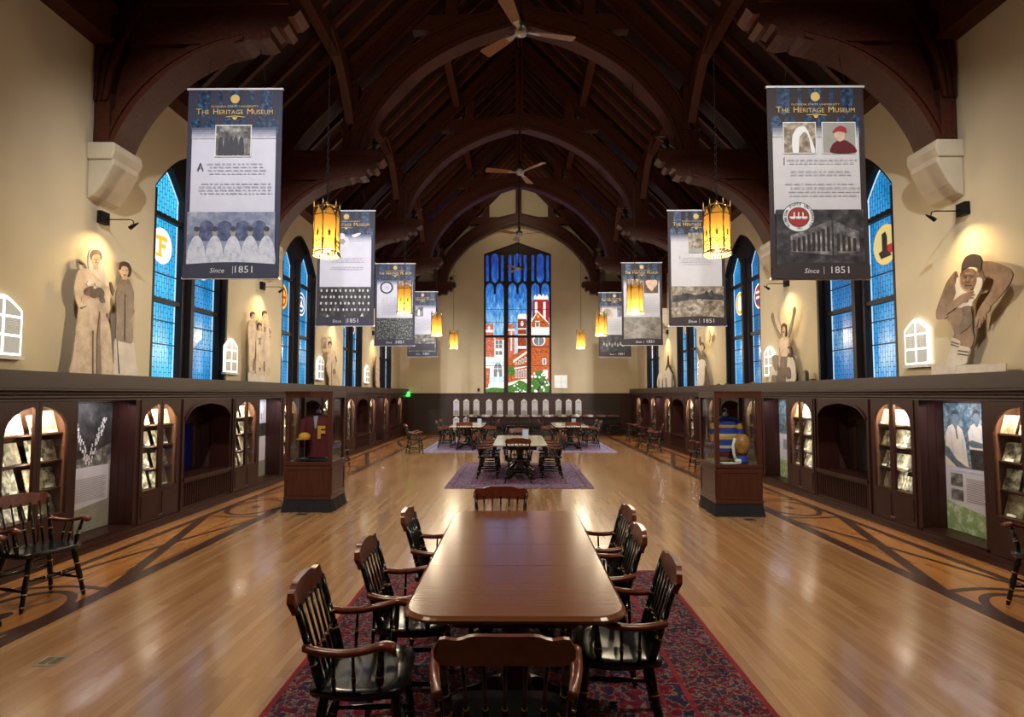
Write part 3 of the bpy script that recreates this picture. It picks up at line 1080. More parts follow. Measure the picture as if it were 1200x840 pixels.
def window_seat(s, y0, w, idx):
    loc = (XC + s * FACE, y0 if s < 0 else y0 + w, 0)
    t = thing('window_seat', 'recessed window seat under a pointed arch, slatted grille below, %s along the %s side' % (ORD[idx], SN[s]), 'alcove', loc, -s * PI / 2, 'arched window seats between bookcases')
    D = .52
    mir = (lambda x: x) if s < 0 else (lambda x: w - x)            # x measured from the end nearer the camera
    mb = MB()
    mb.box(0, .09, 0, .33, .1, 1.68)
    mb.box(w - .09, w, 0, .33, .1, 1.68)
    us = [.09 + (w - .18) * i / 24 for i in range(25)]
    c, h = w / 2, (w - .18) / 2
    za = lambda x: 1.615 - .07 * (abs(x - c) / h) - .16 * (abs(x - c) / h) ** 5
    mb.strip([(x, za(x)) for x in us], [(x, 1.68) for x in us], 0, .33)
    mb.strip([(x, za(x) - .0) for x in us], [(x, za(x) + .03) for x in us], -.018, .0)
    mb.box(.0, .03, -.02, 0, .1, 1.68)
    mb.box(w - .03, w, -.02, 0, .1, 1.68)
    mb.build('arched_surround', 'cab', t)
    mb = MB()
    mb.box(.09, w - .09, .005, D, .50, .545)
    mb.box(.06, w - .06, -.03, .02, .50, .55)
    mb.build('seat_board', 'cab', t)
    mb = MB()
    mb.box(.0, w, D, D + .03, .545, 1.66)
    for e in (.03, w - .06):
        mb.box(e, e + .03, .0 + .33, D, .545, 1.66)
    mb.box(.0, w, .3, D, 1.64, 1.68)
    xs = sorted((mir(.12), mir(1.30)))
    mb.box(xs[0], xs[1], D - .025, D, 1.28, 1.35)
    for e in (mir(.12), mir(1.30)):
        mb.box(e - .035, e + .035, D - .025, D, .545, 1.35)
    for q in (1.42,):
        e = mir(q)
        mb.box(e - .008, e + .008, D - .006, D, .545, 1.64)
    bk = mb.build('back_panelling', 'alcove', t)
    mb = MB()
    mb.box(xs[0] + .035, xs[1] - .035, D - .012, D - .004, .56, 1.28)
    mb.build('dark_pane', 'bluedark' if s < 0 else 'dark', t)
    mb = MB()
    mb.box(.09, w - .09, .0, .03, .1, .135)
    mb.box(.09, w - .09, .0, .03, .475, .50)
    n = 22
    for i in range(n):
        x = .12 + (w - .24) * i / (n - 1)
        mb.box(x - .009, x + .009, .004, .026, .135, .475)
        if i < n - 1:
            xm = x + (w - .24) / (n - 1) / 2
            rr = (w - .24) / (n - 1) / 2
            a1 = [(xm + rr * math.cos(PI * q / 6), .425 + .045 * math.sin(PI * q / 6)) for q in range(7)]
            a2 = [(xm + (rr + .008) * math.cos(PI * q / 6), .425 + .055 * math.sin(PI * q / 6)) for q in range(7)]
            mb.strip(a1, a2, .006, .024)
            b1 = [(p[0], .385 - p[1]+ .20) for p in a1]
            b2 = [(p[0], .385 - p[1] + .20) for p in a2]
            mb.strip(b1, b2, .006, .024)
    mb.build('grille', 'cab', t)
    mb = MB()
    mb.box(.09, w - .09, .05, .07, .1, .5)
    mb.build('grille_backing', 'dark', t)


def niche(s, y0, w, idx, design):
    loc = (XC + s * FACE, y0 if s < 0 else y0 + w, 0)
    t = thing('wall_niche', 'shallow dark wood niche holding a tall poster, %s along the %s side' % (ORD[idx], SN[s]), 'niche', loc, -s * PI / 2, 'poster niches between bookcases')
    D = .33
    mb = MB()
    mb.box(0, .04, 0, D, .1, 1.68)
    mb.box(w - .04, w, 0, D, .1, 1.68)
    mb.box(.04, w - .04, D - .01, D, .1, 1.68)
    mb.box(.04, w - .04, .2, D, 1.655, 1.68)
    for e in (.1, .2):
        mb.box(.04, .045, e, e + .012, .13, 1.64)
        mb.box(w - .045, w - .04, e, e + .012, .13, 1.64)
    mb.build('reveal', 'cab', t)
    mb = MB()
    mb.box(.0, w, -.0, D, .1, .13)
    mb.build('sill_board', 'cab', t)
    L = bpy.data.lights.new('poster_fill', 'AREA')  # unseen light added to brighten the poster
    L.shape = 'RECTANGLE'
    L.size, L.size_y = w - .2, .04
    L.energy = 4.2
    L.color = (.95, .95, 1)
    lo = bpy.data.objects.new('poster_fill', L)
    COL.objects.link(lo)
    lo.location = Vector(loc) + Matrix.Rotation(-s * PI / 2, 3, 'Z') @ Vector((w / 2, .04, 1.62))
    lo.rotation_euler = (.45, 0, -s * PI / 2)
    # the poster: own thing standing in the niche, artwork in layers, x from left to right as read
    p = thing('wall_poster', design['label'], 'poster', (0, 0, 0), -s * PI / 2)
    p.location = Vector(loc) + Matrix.Rotation(-s * PI / 2, 3, 'Z') @ Vector((w - .45 if s < 0 else .37, D - .02, .135))
    pw, ph = (.82 if s < 0 else .66), 1.51
    P = lambda u, v: (-pw / 2 + u * pw, v * ph)
    mb = MB()
    mb.prism([P(0, 0), P(1, 0), P(1, 1), P(0, 1)], -.008, .006)
    mb.build('board', design['base'], p)
    mb, ms = MB(), []
    for nm, mt, shapes in design['art']:
        if mt not in ms:
            ms.append(mt)
        for k, sh in enumerate(shapes):
            mb.prism([P(*q) for q in sh], -.0105 - .0004 * design.get('z', {}).get(nm, 0) - .00003 * k, -.008, 'y', ms.index(mt))
    mb.build('print', ms, p)


def rect(u0, v0, u1, v1):
    return [(u0, v0), (u1, v0), (u1, v1), (u0, v1)]


def lines(u0, u1, v0, v1, n, th=.004):
    return [rect(u0, v1 - (v1 - v0) * i / max(1, n - 1) - th, u1 - (.06 if i % 4 == 3 else 0), v1 - (v1 - v0) * i / max(1, n - 1) + th) for i in range(n)]


random.seed(3)
vee = [[(0.5 + q * .34 * e + dx - .012, .52 + q * .34 + dy), (0.5 + q * .34 * e + dx + .012, .52 + q * .34 + dy), (0.5 + q * .34 * e + dx + .012, .545 + q * .34 + dy), (0.5 + q * .34 * e + dx - .012, .545 + q * .34 + dy)]
       for e in (-1, 1) for q in [i / 16 for i in range(17)] for dx, dy in ((random.uniform(-.05, 0), random.uniform(-.01, .01)), (random.uniform(0, .06), random.uniform(-.012, .012)))]


def ell(c, ru, rv, n=14):
    return ellipse(c, ru, rv, n)


DESIGN = {}
DESIGN[(-1, 0)] = dict(label='tall poster with a night-time crowd in a V above white text, near left niche', base='beige_p', art=[
    ('night_photo', 'ph_dark', [rect(0, .5, 1, 1)]), ('photo_foreground', 'ph_grey', [[(0, .5), (1, .5), (1, .67), (.55, .6), (0, .53)]]), ('crowd', 'silver', vee),
    ('text_panel', 'lav', [[(0, .17), (.96, .22), (.96, .5), (0, .5)]]), ('text_lines', 'ink', lines(.1, .9, .24, .41, 15, .0028)), ('heading', 'silver', [rect(.12, .425, .6, .445)]),
    ('round_seal', 'silver', [ell((.86, .46), .06, .025)])], z=dict(photo_foreground=1, crowd=2, text_lines=2, heading=2, round_seal=2))
DESIGN[(-1, 1)] = dict(label='narrow pale poster with dark photo band, niche just before the left display case', base='lav', art=[
    ('heading', 'ink', [rect(.55, .74, .62, .82), rect(.7, .74, .75, .82)]), ('photo_band', 'ph_dark', [rect(0, .52, 1, .69)]), ('pale_foot', 'beige_p', [rect(0, 0, 1, .2)])])
DESIGN[(-1, 2)] = dict(label='tall grey poster in the third niche on the left, past the display case', base='ph_grey', art=[('text_panel', 'lav', [rect(0, .1, 1, .55)]), ('text_lines', 'ink', lines(.1, .9, .16, .5, 10, .003))], z=dict(text_lines=1))
DESIGN[(-1, 3)] = dict(label='tall dark poster in the farthest niche on the left', base='ph_dark', art=[('text_panel', 'lav', [rect(0, .1, 1, .4)])])
man1 = [[(.02, .5), (.02, .62), (.04, .76), (.12, .815), (.22, .835), (.30, .80), (.36, .83), (.46, .80), (.54, .70), (.56, .60), (.60, .5)]]
man2 = [[(.63, .645), (.62, .72), (.60, .78), (.68, .83), (.76, .85), (.82, .82), (.88, .85), (.97, .82), (1, .74), (1, .645)]]
DESIGN[(1, 0)] = dict(label='tall poster of two men in white shirts above text and green print, near right niche', base='lav', art=[
    ('photo', 'teal_p', [rect(0, .5, 1, 1)]), ('shirts', 'white_p', man1 + man2),
    ('heads', 'ph_face', [ell((.30, .885), .105, .055), [(.22, .86), (.36, .86), (.34, .80), (.28, .80)], ell((.82, .90), .085, .05), [(.77, .87), (.87, .87), (.86, .83), (.79, .83)]]),
    ('hair', 'ph_dark', [[(.73, .90), (.74, .94), (.82, .96), (.90, .94), (.91, .90), (.86, .925), (.78, .925)], [(.20, .90), (.22, .935), (.30, .95), (.39, .935), (.41, .90), (.36, .915), (.25, .915)], [(.30, .80), (.33, .80), (.36, .72), (.33, .72)]]),
    ('arms', 'ph_face', [[(.02, .66), (.12, .645), (.30, .56), (.50, .52), (.62, .505), (.62, .5), (.30, .5), (.02, .58)], [(.62, .71), (.70, .72), (.98, .70), (1, .665), (.70, .665), (.62, .68)]]),
    ('trousers', 'ph_dark', [[(.66, .5), (.97, .5), (.99, .65), (.64, .65)]]),
    ('shirt_folds', 'pale_blue', [[(.16, .80), (.18, .80), (.24, .60), (.21, .60)], [(.44, .78), (.46, .78), (.50, .6), (.47, .6)], [(.70, .80), (.72, .80), (.74, .74), (.71, .74)], [(.90, .80), (.92, .80), (.94, .73), (.91, .73)]]),
    ('small_photos', 'ph_grey', [rect(.13, .35, .43, .45), rect(.13, .24, .43, .325)]), ('text_lines', 'ink', lines(.52, .96, .25, .42, 14, .0024)), ('heading', 'pale_blue', [rect(.13, .462, .9, .478)]),
    ('green_print', 'green_p', [[(0, 0), (1, 0), (1, .165), (0, .225)]])],
    z=dict(shirts=1, heads=2, hair=3, arms=3, trousers=2, shirt_folds=2, small_photos=1, text_lines=1, heading=1))
DESIGN[(1, 1)] = dict(label='narrow bluish poster with dark portrait block, niche behind the right display case', base='lav', art=[
    ('photo', 'teal_p', [rect(0, .56, 1, 1)]), ('portrait', 'ph_blue', [rect(.25, .36, .8, .49)]), ('green_print', 'green_p', [rect(0, 0, 1, .22)])])
DESIGN[(1, 2)] = dict(label='tall grey poster in the third niche on the right, past the display case', base='ph_grey', art=[('text_panel', 'lav', [rect(0, .1, 1, .5)]), ('text_lines', 'ink', lines(.1, .9, .16, .45, 10, .003))], z=dict(text_lines=1))
DESIGN[(1, 3)] = dict(label='tall dark poster in the farthest niche on the right', base='ph_dark', art=[('text_panel', 'lav', [rect(0, .1, 1, .4)])])

random.seed(11)
for s in SIDES:
    bi = 0
    for k in range(-1, 4):
        y0 = 7.75 + 4.75 * k - (.10 if s > 0 else 0)
        if k >= 0:
            bookcase(s, y0 + .0, 1.02, bi)
            bi += 1
            window_seat(s, y0 + 1.02, 1.58, k)
        bookcase(s, y0 + 2.6, 1.05, bi)
        bi += 1
        if k < 3:
            niche(s, y0 + 3.65, 1.10, k + 1, DESIGN[(s, k + 1)])

# far wall: wainscot, recessed panels, lit memorial panels
mb = MB()
mb.box(XC - W, XC + W, FARY - .05, FARY, 0, 1.80)
mb.box(XC - W, XC + W, FARY - .09, FARY, 1.74, 1.80)
mb.box(XC - W, XC + W, FARY - .07, FARY, 1.66, 1.70)
mb.box(XC - W, XC + W, FARY - .08, FARY, 0, .14)
for a, b in ((-4.75, -4.45), (-2.98, -2.88), (2.95, 3.05), (4.42, 4.75)):
    mb.box(a, b, FARY - .075, FARY, .14, 1.66)
for a, b in ((-4.45, -2.98), (3.05, 4.42)):
    mb.box(a, b, FARY - .075, FARY, .52, .60)
tw = struct(mb.build('trim_12', 'cab'), 'dark panelled wainscot across the far wall')
for a, b in ((-4.45, -2.98), (3.05, 4.42)):
    mb = MB()
    mb.box(a, b, FARY - .056, FARY - .05, .60, 1.66)
    mb.box(a, b, FARY - .056, FARY - .05, .14, .52)
    mb.build('recessed_panel', 'dark2', tw)
mb = MB()
for x in [-2.88 + .29 * k for k in range(21)]:
    mb.box(x - .012, x + .012, FARY - .062, FARY - .05, .14, .78)
mb.build('panel_rib', 'cab', tw)
px = [534.8, 546.5, 558.2, 573.1, 585.8, 598.6, 614.1, 626.6, 639.4, 654.5, 666.4, 677.8]


def lit_panel(x, z0, z1, label):
    t = thing('memorial_panel', label, 'plaque', (x, FARY - .05, z0), 0, 'narrow white panels on the far wainscot')
    h, hw = z1 - z0, .125
    q = [-hw + 2 * hw * i / 12 for i in range(13)]
    top = [(u, h - .10 * (abs(u) / hw) ** 1.5) for u in q[::-1]]
    mb = MB()
    mb.prism([(-hw, 0), (hw, 0)] + top, -.03, 0)
    mb.build('panel', 'white', t)
    mb = MB()
    mb.prism([(-hw + .012, .24 * h), (hw - .012, .24 * h), (hw - .012, .8 * h), (-hw + .012, .8 * h)], -.034, -.03)
    mb.build('upper_sheet', 'lav', t)
    mb = MB()
    mb.prism([(-hw + .012, .02), (hw - .012, .02), (hw - .012, .30 * h), (-hw + .012, .30 * h)], -.036, -.03)
    mb.build('lower_sheet', 'beige_p', t)
    mb = MB()
    for dx in (-.055, 0, .055):
        mb.prism(ellipse((dx, h - .13), .018, .045, 8), -.036, -.03)
    mb.prism(ellipse((0, .31 * h), .03, .025, 8), -.038, -.03)
    mb.build('sheet_print', 'ink', t)


for k, p in enumerate(px):
    lit_panel(at(p, 470, Y=FARY - .05).x, .83, 1.55, 'narrow white arched panel on far wainscot, %s from left in upper row' % ORD[k] if k < 10 else
              'narrow white arched panel on far wainscot, %s in upper row' % ('last but one' if k == 10 else 'rightmost'))
for k, p in enumerate(px[:2]):
    lit_panel(at(p, 470, Y=FARY - .05).x, .2, .79, 'white arched panel in the short lower row at far wall, %s one' % ('left-hand' if k == 0 else 'right-hand'))

# ================================================================== FAR STAINED-GLASS WINDOW
Z7 = zoomer(555, 275, 670, 465, 508)
YG = FARY + .12


def sky_glass():
    m, n, l, b = new_mat('mottled_sky_glass')
    v = coords(n, l, (1, 1, .28))
    f = noise(n, l, v, 9, 4, .7)
    tc = n.new('ShaderNodeTexCoord')
    sp = n.new('ShaderNodeSeparateXYZ')
    l.new(tc.outputs['Object'], sp.inputs[0])
    mr = n.new('ShaderNodeMapRange')
    mr.inputs['From Min'].default_value = 2.7
    mr.inputs['From Max'].default_value = 5.9
    mr.inputs['To Min'].default_value = .24
    mr.inputs['To Max'].default_value = -.24
    l.new(sp.outputs['Z'], mr.inputs[0])
    ad = n.new('ShaderNodeMath')
    l.new(f, ad.inputs[0])
    l.new(mr.outputs[0], ad.inputs[1])
    o = ramp(n, l, ad.outputs[0], [(.2, (.004, .022, .22)), (.42, (.012, .10, .48)), (.6, (.07, .32, .74)), (.78, (.40, .68, .88)), (.9, (.75, .88, .93))])
    l.new(o, b.inputs['Emission Color'])
    b.inputs['Emission Strength'].default_value = 1.0
    b.inputs['Base Color'].default_value = (.02, .05, .1, 1)
    return m


def brick_glass(name, c1, c2, c3):
    m, n, l, b = new_mat(name)
    f = noise(n, l, coords(n, l, (1, 1, 2)), 11, 3, .7)
    o = ramp(n, l, f, [(.35, c1), (.52, c2), (.68, c3)])
    l.new(o, b.inputs['Emission Color'])
    b.inputs['Emission Strength'].default_value = 1.0
    b.inputs['Base Color'].default_value = (.05, .02, .01, 1)
    return m


M['sky_e'] = sky_glass()
M['brk_o'] = brick_glass('orange_brick_glass', (.32, .03, .004), (.62, .11, .015), (.85, .30, .08))
M['brk_r'] = brick_glass('rose_brick_glass', (.42, .05, .03), (.70, .14, .08), (.90, .45, .33))
M['brk_d'] = brick_glass('dark_brick_glass', (.16, .015, .004), (.36, .045, .008), (.55, .12, .03))
M['grn_e'] = brick_glass('leaf_green_glass', (.01, .07, .005), (.02, .22, .02), (.12, .42, .06))
M['tower_e'] = emitter('crimson_glass', (.42, .008, .02), 1.0, .35, 12)
M['wht_e'] = emitter('milk_white_glass', (.95, .92, .86), 1.0, .1, 10)
M['gry_e'] = emitter('grey_window_glass', (.16, .20, .24), 1.0, .4, 14)
M['lbl_e'] = emitter('pale_blue_glass', (.55, .74, .85), 1.0, .2, 8)
M['blk_e'] = plain('lead_black', (.008, .006, .005), .4)
ART = ['sky_e', 'brk_o', 'brk_r', 'brk_d', 'grn_e', 'tower_e', 'wht_e', 'gry_e', 'lbl_e', 'blk_e']
A = {k: i for i, k in enumerate(ART)}
# frame
mb = MB()
oz = lambda u: ZFA - (ZFA - ZF1) * abs(u) / HWF
CELLS = [(62, 158), (178, 277), (297, 393)]
zx = lambda p: at(*Z7((p, 440)), Y=FARY).x
cells = [(zx(a) - fx, zx(b) - fx) for a, b in CELLS]
ed = [-HWF] + [e for c in cells for e in c] + [HWF]
for a, b in ((ed[0], ed[1]), (ed[2], ed[3]), (ed[4], ed[5]), (ed[6], ed[7])):
    mb.prism([(fx + a, ZF0), (fx + b, ZF0), (fx + b, oz(b)), (fx + a, oz(a))] if a * b > 0 else [(fx + a, ZF0), (fx + b, ZF0), (fx + b, oz(b)), (fx, ZFA), (fx + a, oz(a))], FARY + .02, FARY + .16)
for a, b in cells:
    zt = at(*Z7((100, 95)), Y=FARY).z
    mid = (a + b) / 2
    pts = [(fx + a, zt), (fx + b, zt), (fx + b, oz(b))] + ([(fx, ZFA)] if a < 0 < b else []) + [(fx + a, oz(a))]
    mb.prism(pts, FARY + .06, FARY + .16)
    mb.box(fx + a, fx + b, FARY + .02, FARY + .16, ZF0, ZF0 + .04)
mb.prism([(fx - HWF, ZF1 - .03), (fx, ZFA - .03), (fx + HWF, ZF1 - .03), (fx + HWF, ZF1 + .0), (fx, ZFA), (fx - HWF, ZF1)], FARY + .0, FARY + .1)
far_win = struct(mb.build('window_9', 'wframe2', origin=(fx, FARY, ZF0)), 'tall three-light stained-glass window in the far wall')
O9 = Vector((fx, FARY, ZF0))
mb = MB()
zt = at(*Z7((100, 525)), Y=FARY).z
mb.box(fx - HWF + .05, fx + HWF - .05, FARY + .03, FARY + .15, zt - .06, zt + .05)
mb.build('transom', 'wframe2', far_win, O9).location = (0, 0, 0)


def clip(poly, u0, u1):
    "keep the part of a polygon between two zoom columns"
    for edge, keep in ((u0, lambda p: p[0] >= u0), (u1, lambda p: p[0] <= u1)):
        out = []
        for i, p in enumerate(poly):
            q = poly[i - 1]
            if keep(p) != keep(q):
                t = (edge - q[0]) / (p[0] - q[0])
                out.append((edge, q[1] + t * (p[1] - q[1])))
            if keep(p):
                out.append(p)
        poly = out
        if not poly:
            return []
    return poly


def lancet(cx, hw, y0, y1, both=True):
    d = hw * 1.3
    top = [(cx - hw, y0 + d), (cx - hw * .75, y0 + d * .4), (cx, y0), (cx + hw * .75, y0 + d * .4), (cx + hw, y0 + d)]
    bot = [(cx + hw, y1 - d), (cx + hw * .7, y1 - d * .35), (cx, y1), (cx - hw * .7, y1 - d * .35), (cx - hw, y1 - d)] if both else [(cx + hw, y1), (cx - hw, y1)]
    return top + bot


art = []                                                            # (material, polygon in zoom px), back to front
R_ = lambda a, b, c, d: [(a, b), (c, b), (c, d), (a, d)]
art += [('brk_r', [(60, 468), (64, 462), (98, 462), (102, 468), (102, 700), (60, 740)]), ('wht_e', R_(62, 492, 102, 505)), ('wht_e', ellipse((80, 482), 7, 8, 10)),
        ('wht_e', [(102, 522), (160, 522), (160, 700), (102, 700)]), ('brk_r', R_(60, 535, 108, 632)), ('brk_r', R_(112, 532, 160, 544)), ('gry_e', R_(113, 546, 148, 588)), ('gry_e', R_(113, 602, 148, 622)),
        ('wht_e', R_(129, 546, 132, 622)), ('wht_e', R_(113, 566, 148, 568)), ('wht_e', R_(60, 632, 160, 668)), ('lbl_e', R_(60, 655, 160, 690)), ('wht_e', R_(60, 668, 160, 800)),
        ('brk_r', [(60, 690), (85, 690), (82, 770), (60, 790)]), ('gry_e', [(104, 735), (104, 690), (112, 670), (126, 662), (140, 670), (148, 690), (148, 735)]), ('wht_e', R_(124, 664, 127, 735)), ('wht_e', R_(104, 692, 148, 695)),
        ('lbl_e', [(84, 735), (160, 735), (160, 765), (84, 765)]), ('wht_e', [(120, 800), (122, 710), (131, 710), (135, 800)]), ('brk_o', [(60, 745), (78, 730), (76, 790), (60, 795)]), ('grn_e', [(55, 800), (100, 790), (165, 795), (165, 825), (55, 825)])]
art += [('lbl_e', R_(176, 520, 235, 640)), ('brk_r', [(178, 480), (182, 462), (205, 462), (210, 480), (212, 640), (176, 700)]), ('wht_e', R_(176, 488, 212, 498)), ('wht_e', R_(192, 500, 199, 600)),
        ('wht_e', [(228, 440), (228, 418), (236, 410), (272, 410), (275, 418), (275, 440)]), ('brk_d', R_(229, 436, 273, 615)), ('wht_e', R_(229, 484, 273, 490)), ('wht_e', R_(229, 515, 273, 520)), ('wht_e', ellipse((251, 460), 8, 14, 10)), ('wht_e', R_(229, 576, 273, 590)),
        ('brk_o', [(176, 640), (225, 612), (278, 590), (278, 760), (176, 780)]), ('wht_e', [(205, 650), (278, 600), (278, 612), (205, 664)]), ('wht_e', [(205, 690), (278, 678), (278, 684), (205, 698)])]
for q in range(4):
    art += [('wht_e', R_(216 + 16 * q, 660 - 9 * q, 226 + 16 * q, 680 - 7 * q)), ('gry_e', R_(218 + 16 * q, 663 - 9 * q, 224 + 16 * q, 678 - 7 * q)), ('wht_e', R_(216 + 16 * q, 702 - 3 * q, 226 + 16 * q, 742)), ('gry_e', R_(218 + 16 * q, 706 - 3 * q, 224 + 16 * q, 740))]
art += [('brk_d', R_(194, 690, 198, 770)), ('grn_e', ellipse((196, 705), 18, 26, 12)), ('wht_e', [(176, 768), (240, 750), (280, 745), (280, 790), (176, 795)]), ('grn_e', [(170, 785), (215, 770), (235, 752), (262, 760), (280, 775), (280, 825), (170, 825)])]
art += [('lbl_e', R_(297, 430, 400, 470)), ('tower_e', [(306, 460), (306, 345), (316, 330), (380, 330), (390, 345), (390, 460)]), ('wht_e', [(312, 336), (312, 320), (320, 310), (326, 322), (340, 306), (352, 320), (360, 306), (370, 320), (378, 310), (386, 322), (386, 336)]),
        ('wht_e', R_(317, 348, 330, 405)), ('wht_e', R_(360, 348, 373, 440)), ('brk_d', R_(340, 345, 350, 400)),
        ('wht_e', [(297, 452), (330, 392), (396, 462), (396, 480), (297, 480)]), ('brk_o', [(300, 455), (330, 402), (390, 464), (390, 478), (300, 478)]), ('wht_e', R_(319, 446, 342, 480)), ('gry_e', R_(323, 452, 338, 476)), ('yel', ellipse((334, 424), 6, 8, 8)),
        ('wht_e', R_(297, 482, 396, 535)), ('brk_o', R_(297, 532, 396, 690)), ('wht_e', ellipse((338, 545), 34, 34, 16)), ('gry_e', ellipse((338, 550), 27, 24, 14)), ('wht_e', R_(336, 525, 339, 575)), ('brk_d', R_(297, 575, 396, 585)),
        ('brk_o', R_(297, 585, 396, 690)), ('wht_e', R_(356, 640, 376, 672)), ('gry_e', R_(360, 644, 372, 670)), ('brk_d', R_(318, 600, 330, 612)), ('brk_d', R_(345, 600, 357, 612)), ('brk_d', R_(372, 600, 384, 612)), ('brk_o', R_(297, 690, 396, 760)), ('wht_e', R_(360, 700, 384, 740)),
        ('wht_e', R_(297, 770, 396, 800)), ('grn_e', [(300, 760), (318, 715), (345, 700), (372, 725), (380, 760), (396, 790), (396, 825), (290, 825), (292, 780)])]
art += [('blk_e', [(322, 820), (335, 790), (352, 775), (372, 745), (376, 749), (357, 782), (342, 800), (336, 822)]), ('blk_e', [(350, 780), (330, 745), (333, 742), (355, 776)])]
random.seed(5)
for q in range(16):
    art.append(('wht_e', ellipse((random.uniform(302, 385), random.uniform(712, 815)), random.uniform(4, 8), random.uniform(4, 8), 8)))
for q in range(9):
    art.append(('wht_e', ellipse((random.uniform(205, 272), random.uniform(765, 815)), random.uniform(4, 7), random.uniform(3, 6), 8)))
ART2 = ART + ['yellow_e']
A['yel'] = len(ART2) - 1
for (c0, c1), (a, b) in zip(CELLS, cells):
    mb = MB()
    mb.slab([at(*Z7(p), Y=YG) for p in R_(c0 - 2, 90, c1 + 2, 830)], (0, -1, 0), -.01, .01, A['blk_e'])
    w_ = c1 - c0
    for fr, hw in ((.10, .075), (.5, .19), (.9, .075)):
        mb.slab([at(*Z7(p), Y=YG) for p in lancet(c0 + fr * w_, hw * w_, 95 if hw > .1 else 105, 250 if hw > .1 else 240, hw > .1)], (0, -1, 0), .001, .003, A['sky_e'])
    for fr in (.23, .77):
        mb.slab([at(*Z7(p), Y=YG) for p in lancet(c0 + fr * w_, .21 * w_, 250, 315, False)], (0, -1, 0), .001, .003, A['sky_e'])
    mb.slab([at(*Z7(p), Y=YG) for p in R_(c0 + 2, 308, c1 - 2, 826)], (0, -1, 0), .001, .003, A['sky_e'])
    for k, (m_, poly) in enumerate(art):
        pl = clip(poly, c0 + 1, c1 - 1)
        if len(pl) > 2:
            mb.slab([at(*Z7(p), Y=YG) for p in pl], (0, -1, 0), .004 + .0004 * k, .0004, A[m_])
    for yy in (388, 455, 678):
        mb.slab([at(*Z7(p), Y=YG) for p in R_(c0, yy - 1.2, c1, yy + 1.2)], (0, -1, 0), .05, .01, A['blk_e'])
    g = mb.build('glass_light', ART2, far_win, O9)
    g.location = (0, 0, 0)

# ================================================================== RUGS AND TABLES


def rug(name, label, x0, x1, y0, y1, edge, border, field, group=None):
    mb = MB()
    z0, z1 = .0032, .012
    mb.box(x0, x1, y0, y1, z0, z1, 0)
    t = z1
    for k, (ins, mi) in enumerate(((.035, 1), (.11, 2), (.16, 1), (.42, 0), (.45, 2), (.52, 2), (.58, 0), (.60, 2))):
        mb.prism([(x0 + ins, y0 + ins), (x1 - ins, y0 + ins), (x1 - ins, y1 - ins), (x0 + ins, y1 - ins)], z1 - .002, z1 + .0006 * (k + 1), 'z', mi)
    top = z1 + .0006 * 9
    cx_, cy_ = (x0 + x1) / 2, (y0 + y1) / 2
    mb.prism(ellipse((cx_, cy_), .55, .95, 28), z1, top, 'z', 1)
    mb.prism(ellipse((cx_, cy_), .42, .75, 28), z1, top + .0006, 'z', 2)
    o = mb.build(name, [edge, border, field], origin=(cx_, cy_, 0))
    return tag(o, label, 'rug', group)


rug('area_rug', 'red patterned persian rug with navy border under the nearest long table', -1.40, 1.42, 1.75, 6.20, 'rugedge', 'rugnavy', 'rugred')
rug('area_rug', 'plum patterned rug under the middle table', -1.36, 1.44, 11.55, 15.82, 'rug2b', 'rug2b', 'rug2a')
rug('area_rug', 'faded blue patterned rug under the far table on the left', -2.93, -.22, 18.6, 22.8, 'rug3b', 'rug3b', 'rug3a')
rug('area_rug', 'faded blue patterned rug under the far table on the right', .30, 3.02, 18.6, 22.8, 'rug3b', 'rug3b', 'rug3a')
RUGZ = .0195


def rrect(x0, x1, y0, y1, r, n=6):
    out = []
    for cx_, cy_, a0 in ((x1 - r, y1 - r, 0), (x0 + r, y1 - r, 1), (x0 + r, y0 + r, 2), (x1 - r, y0 + r, 3)):
        for k in range(n + 1):
            a = (a0 + k / n) * PI / 2
            out.append((cx_ + r * math.cos(a), cy_ + r * math.sin(a)))
    return out


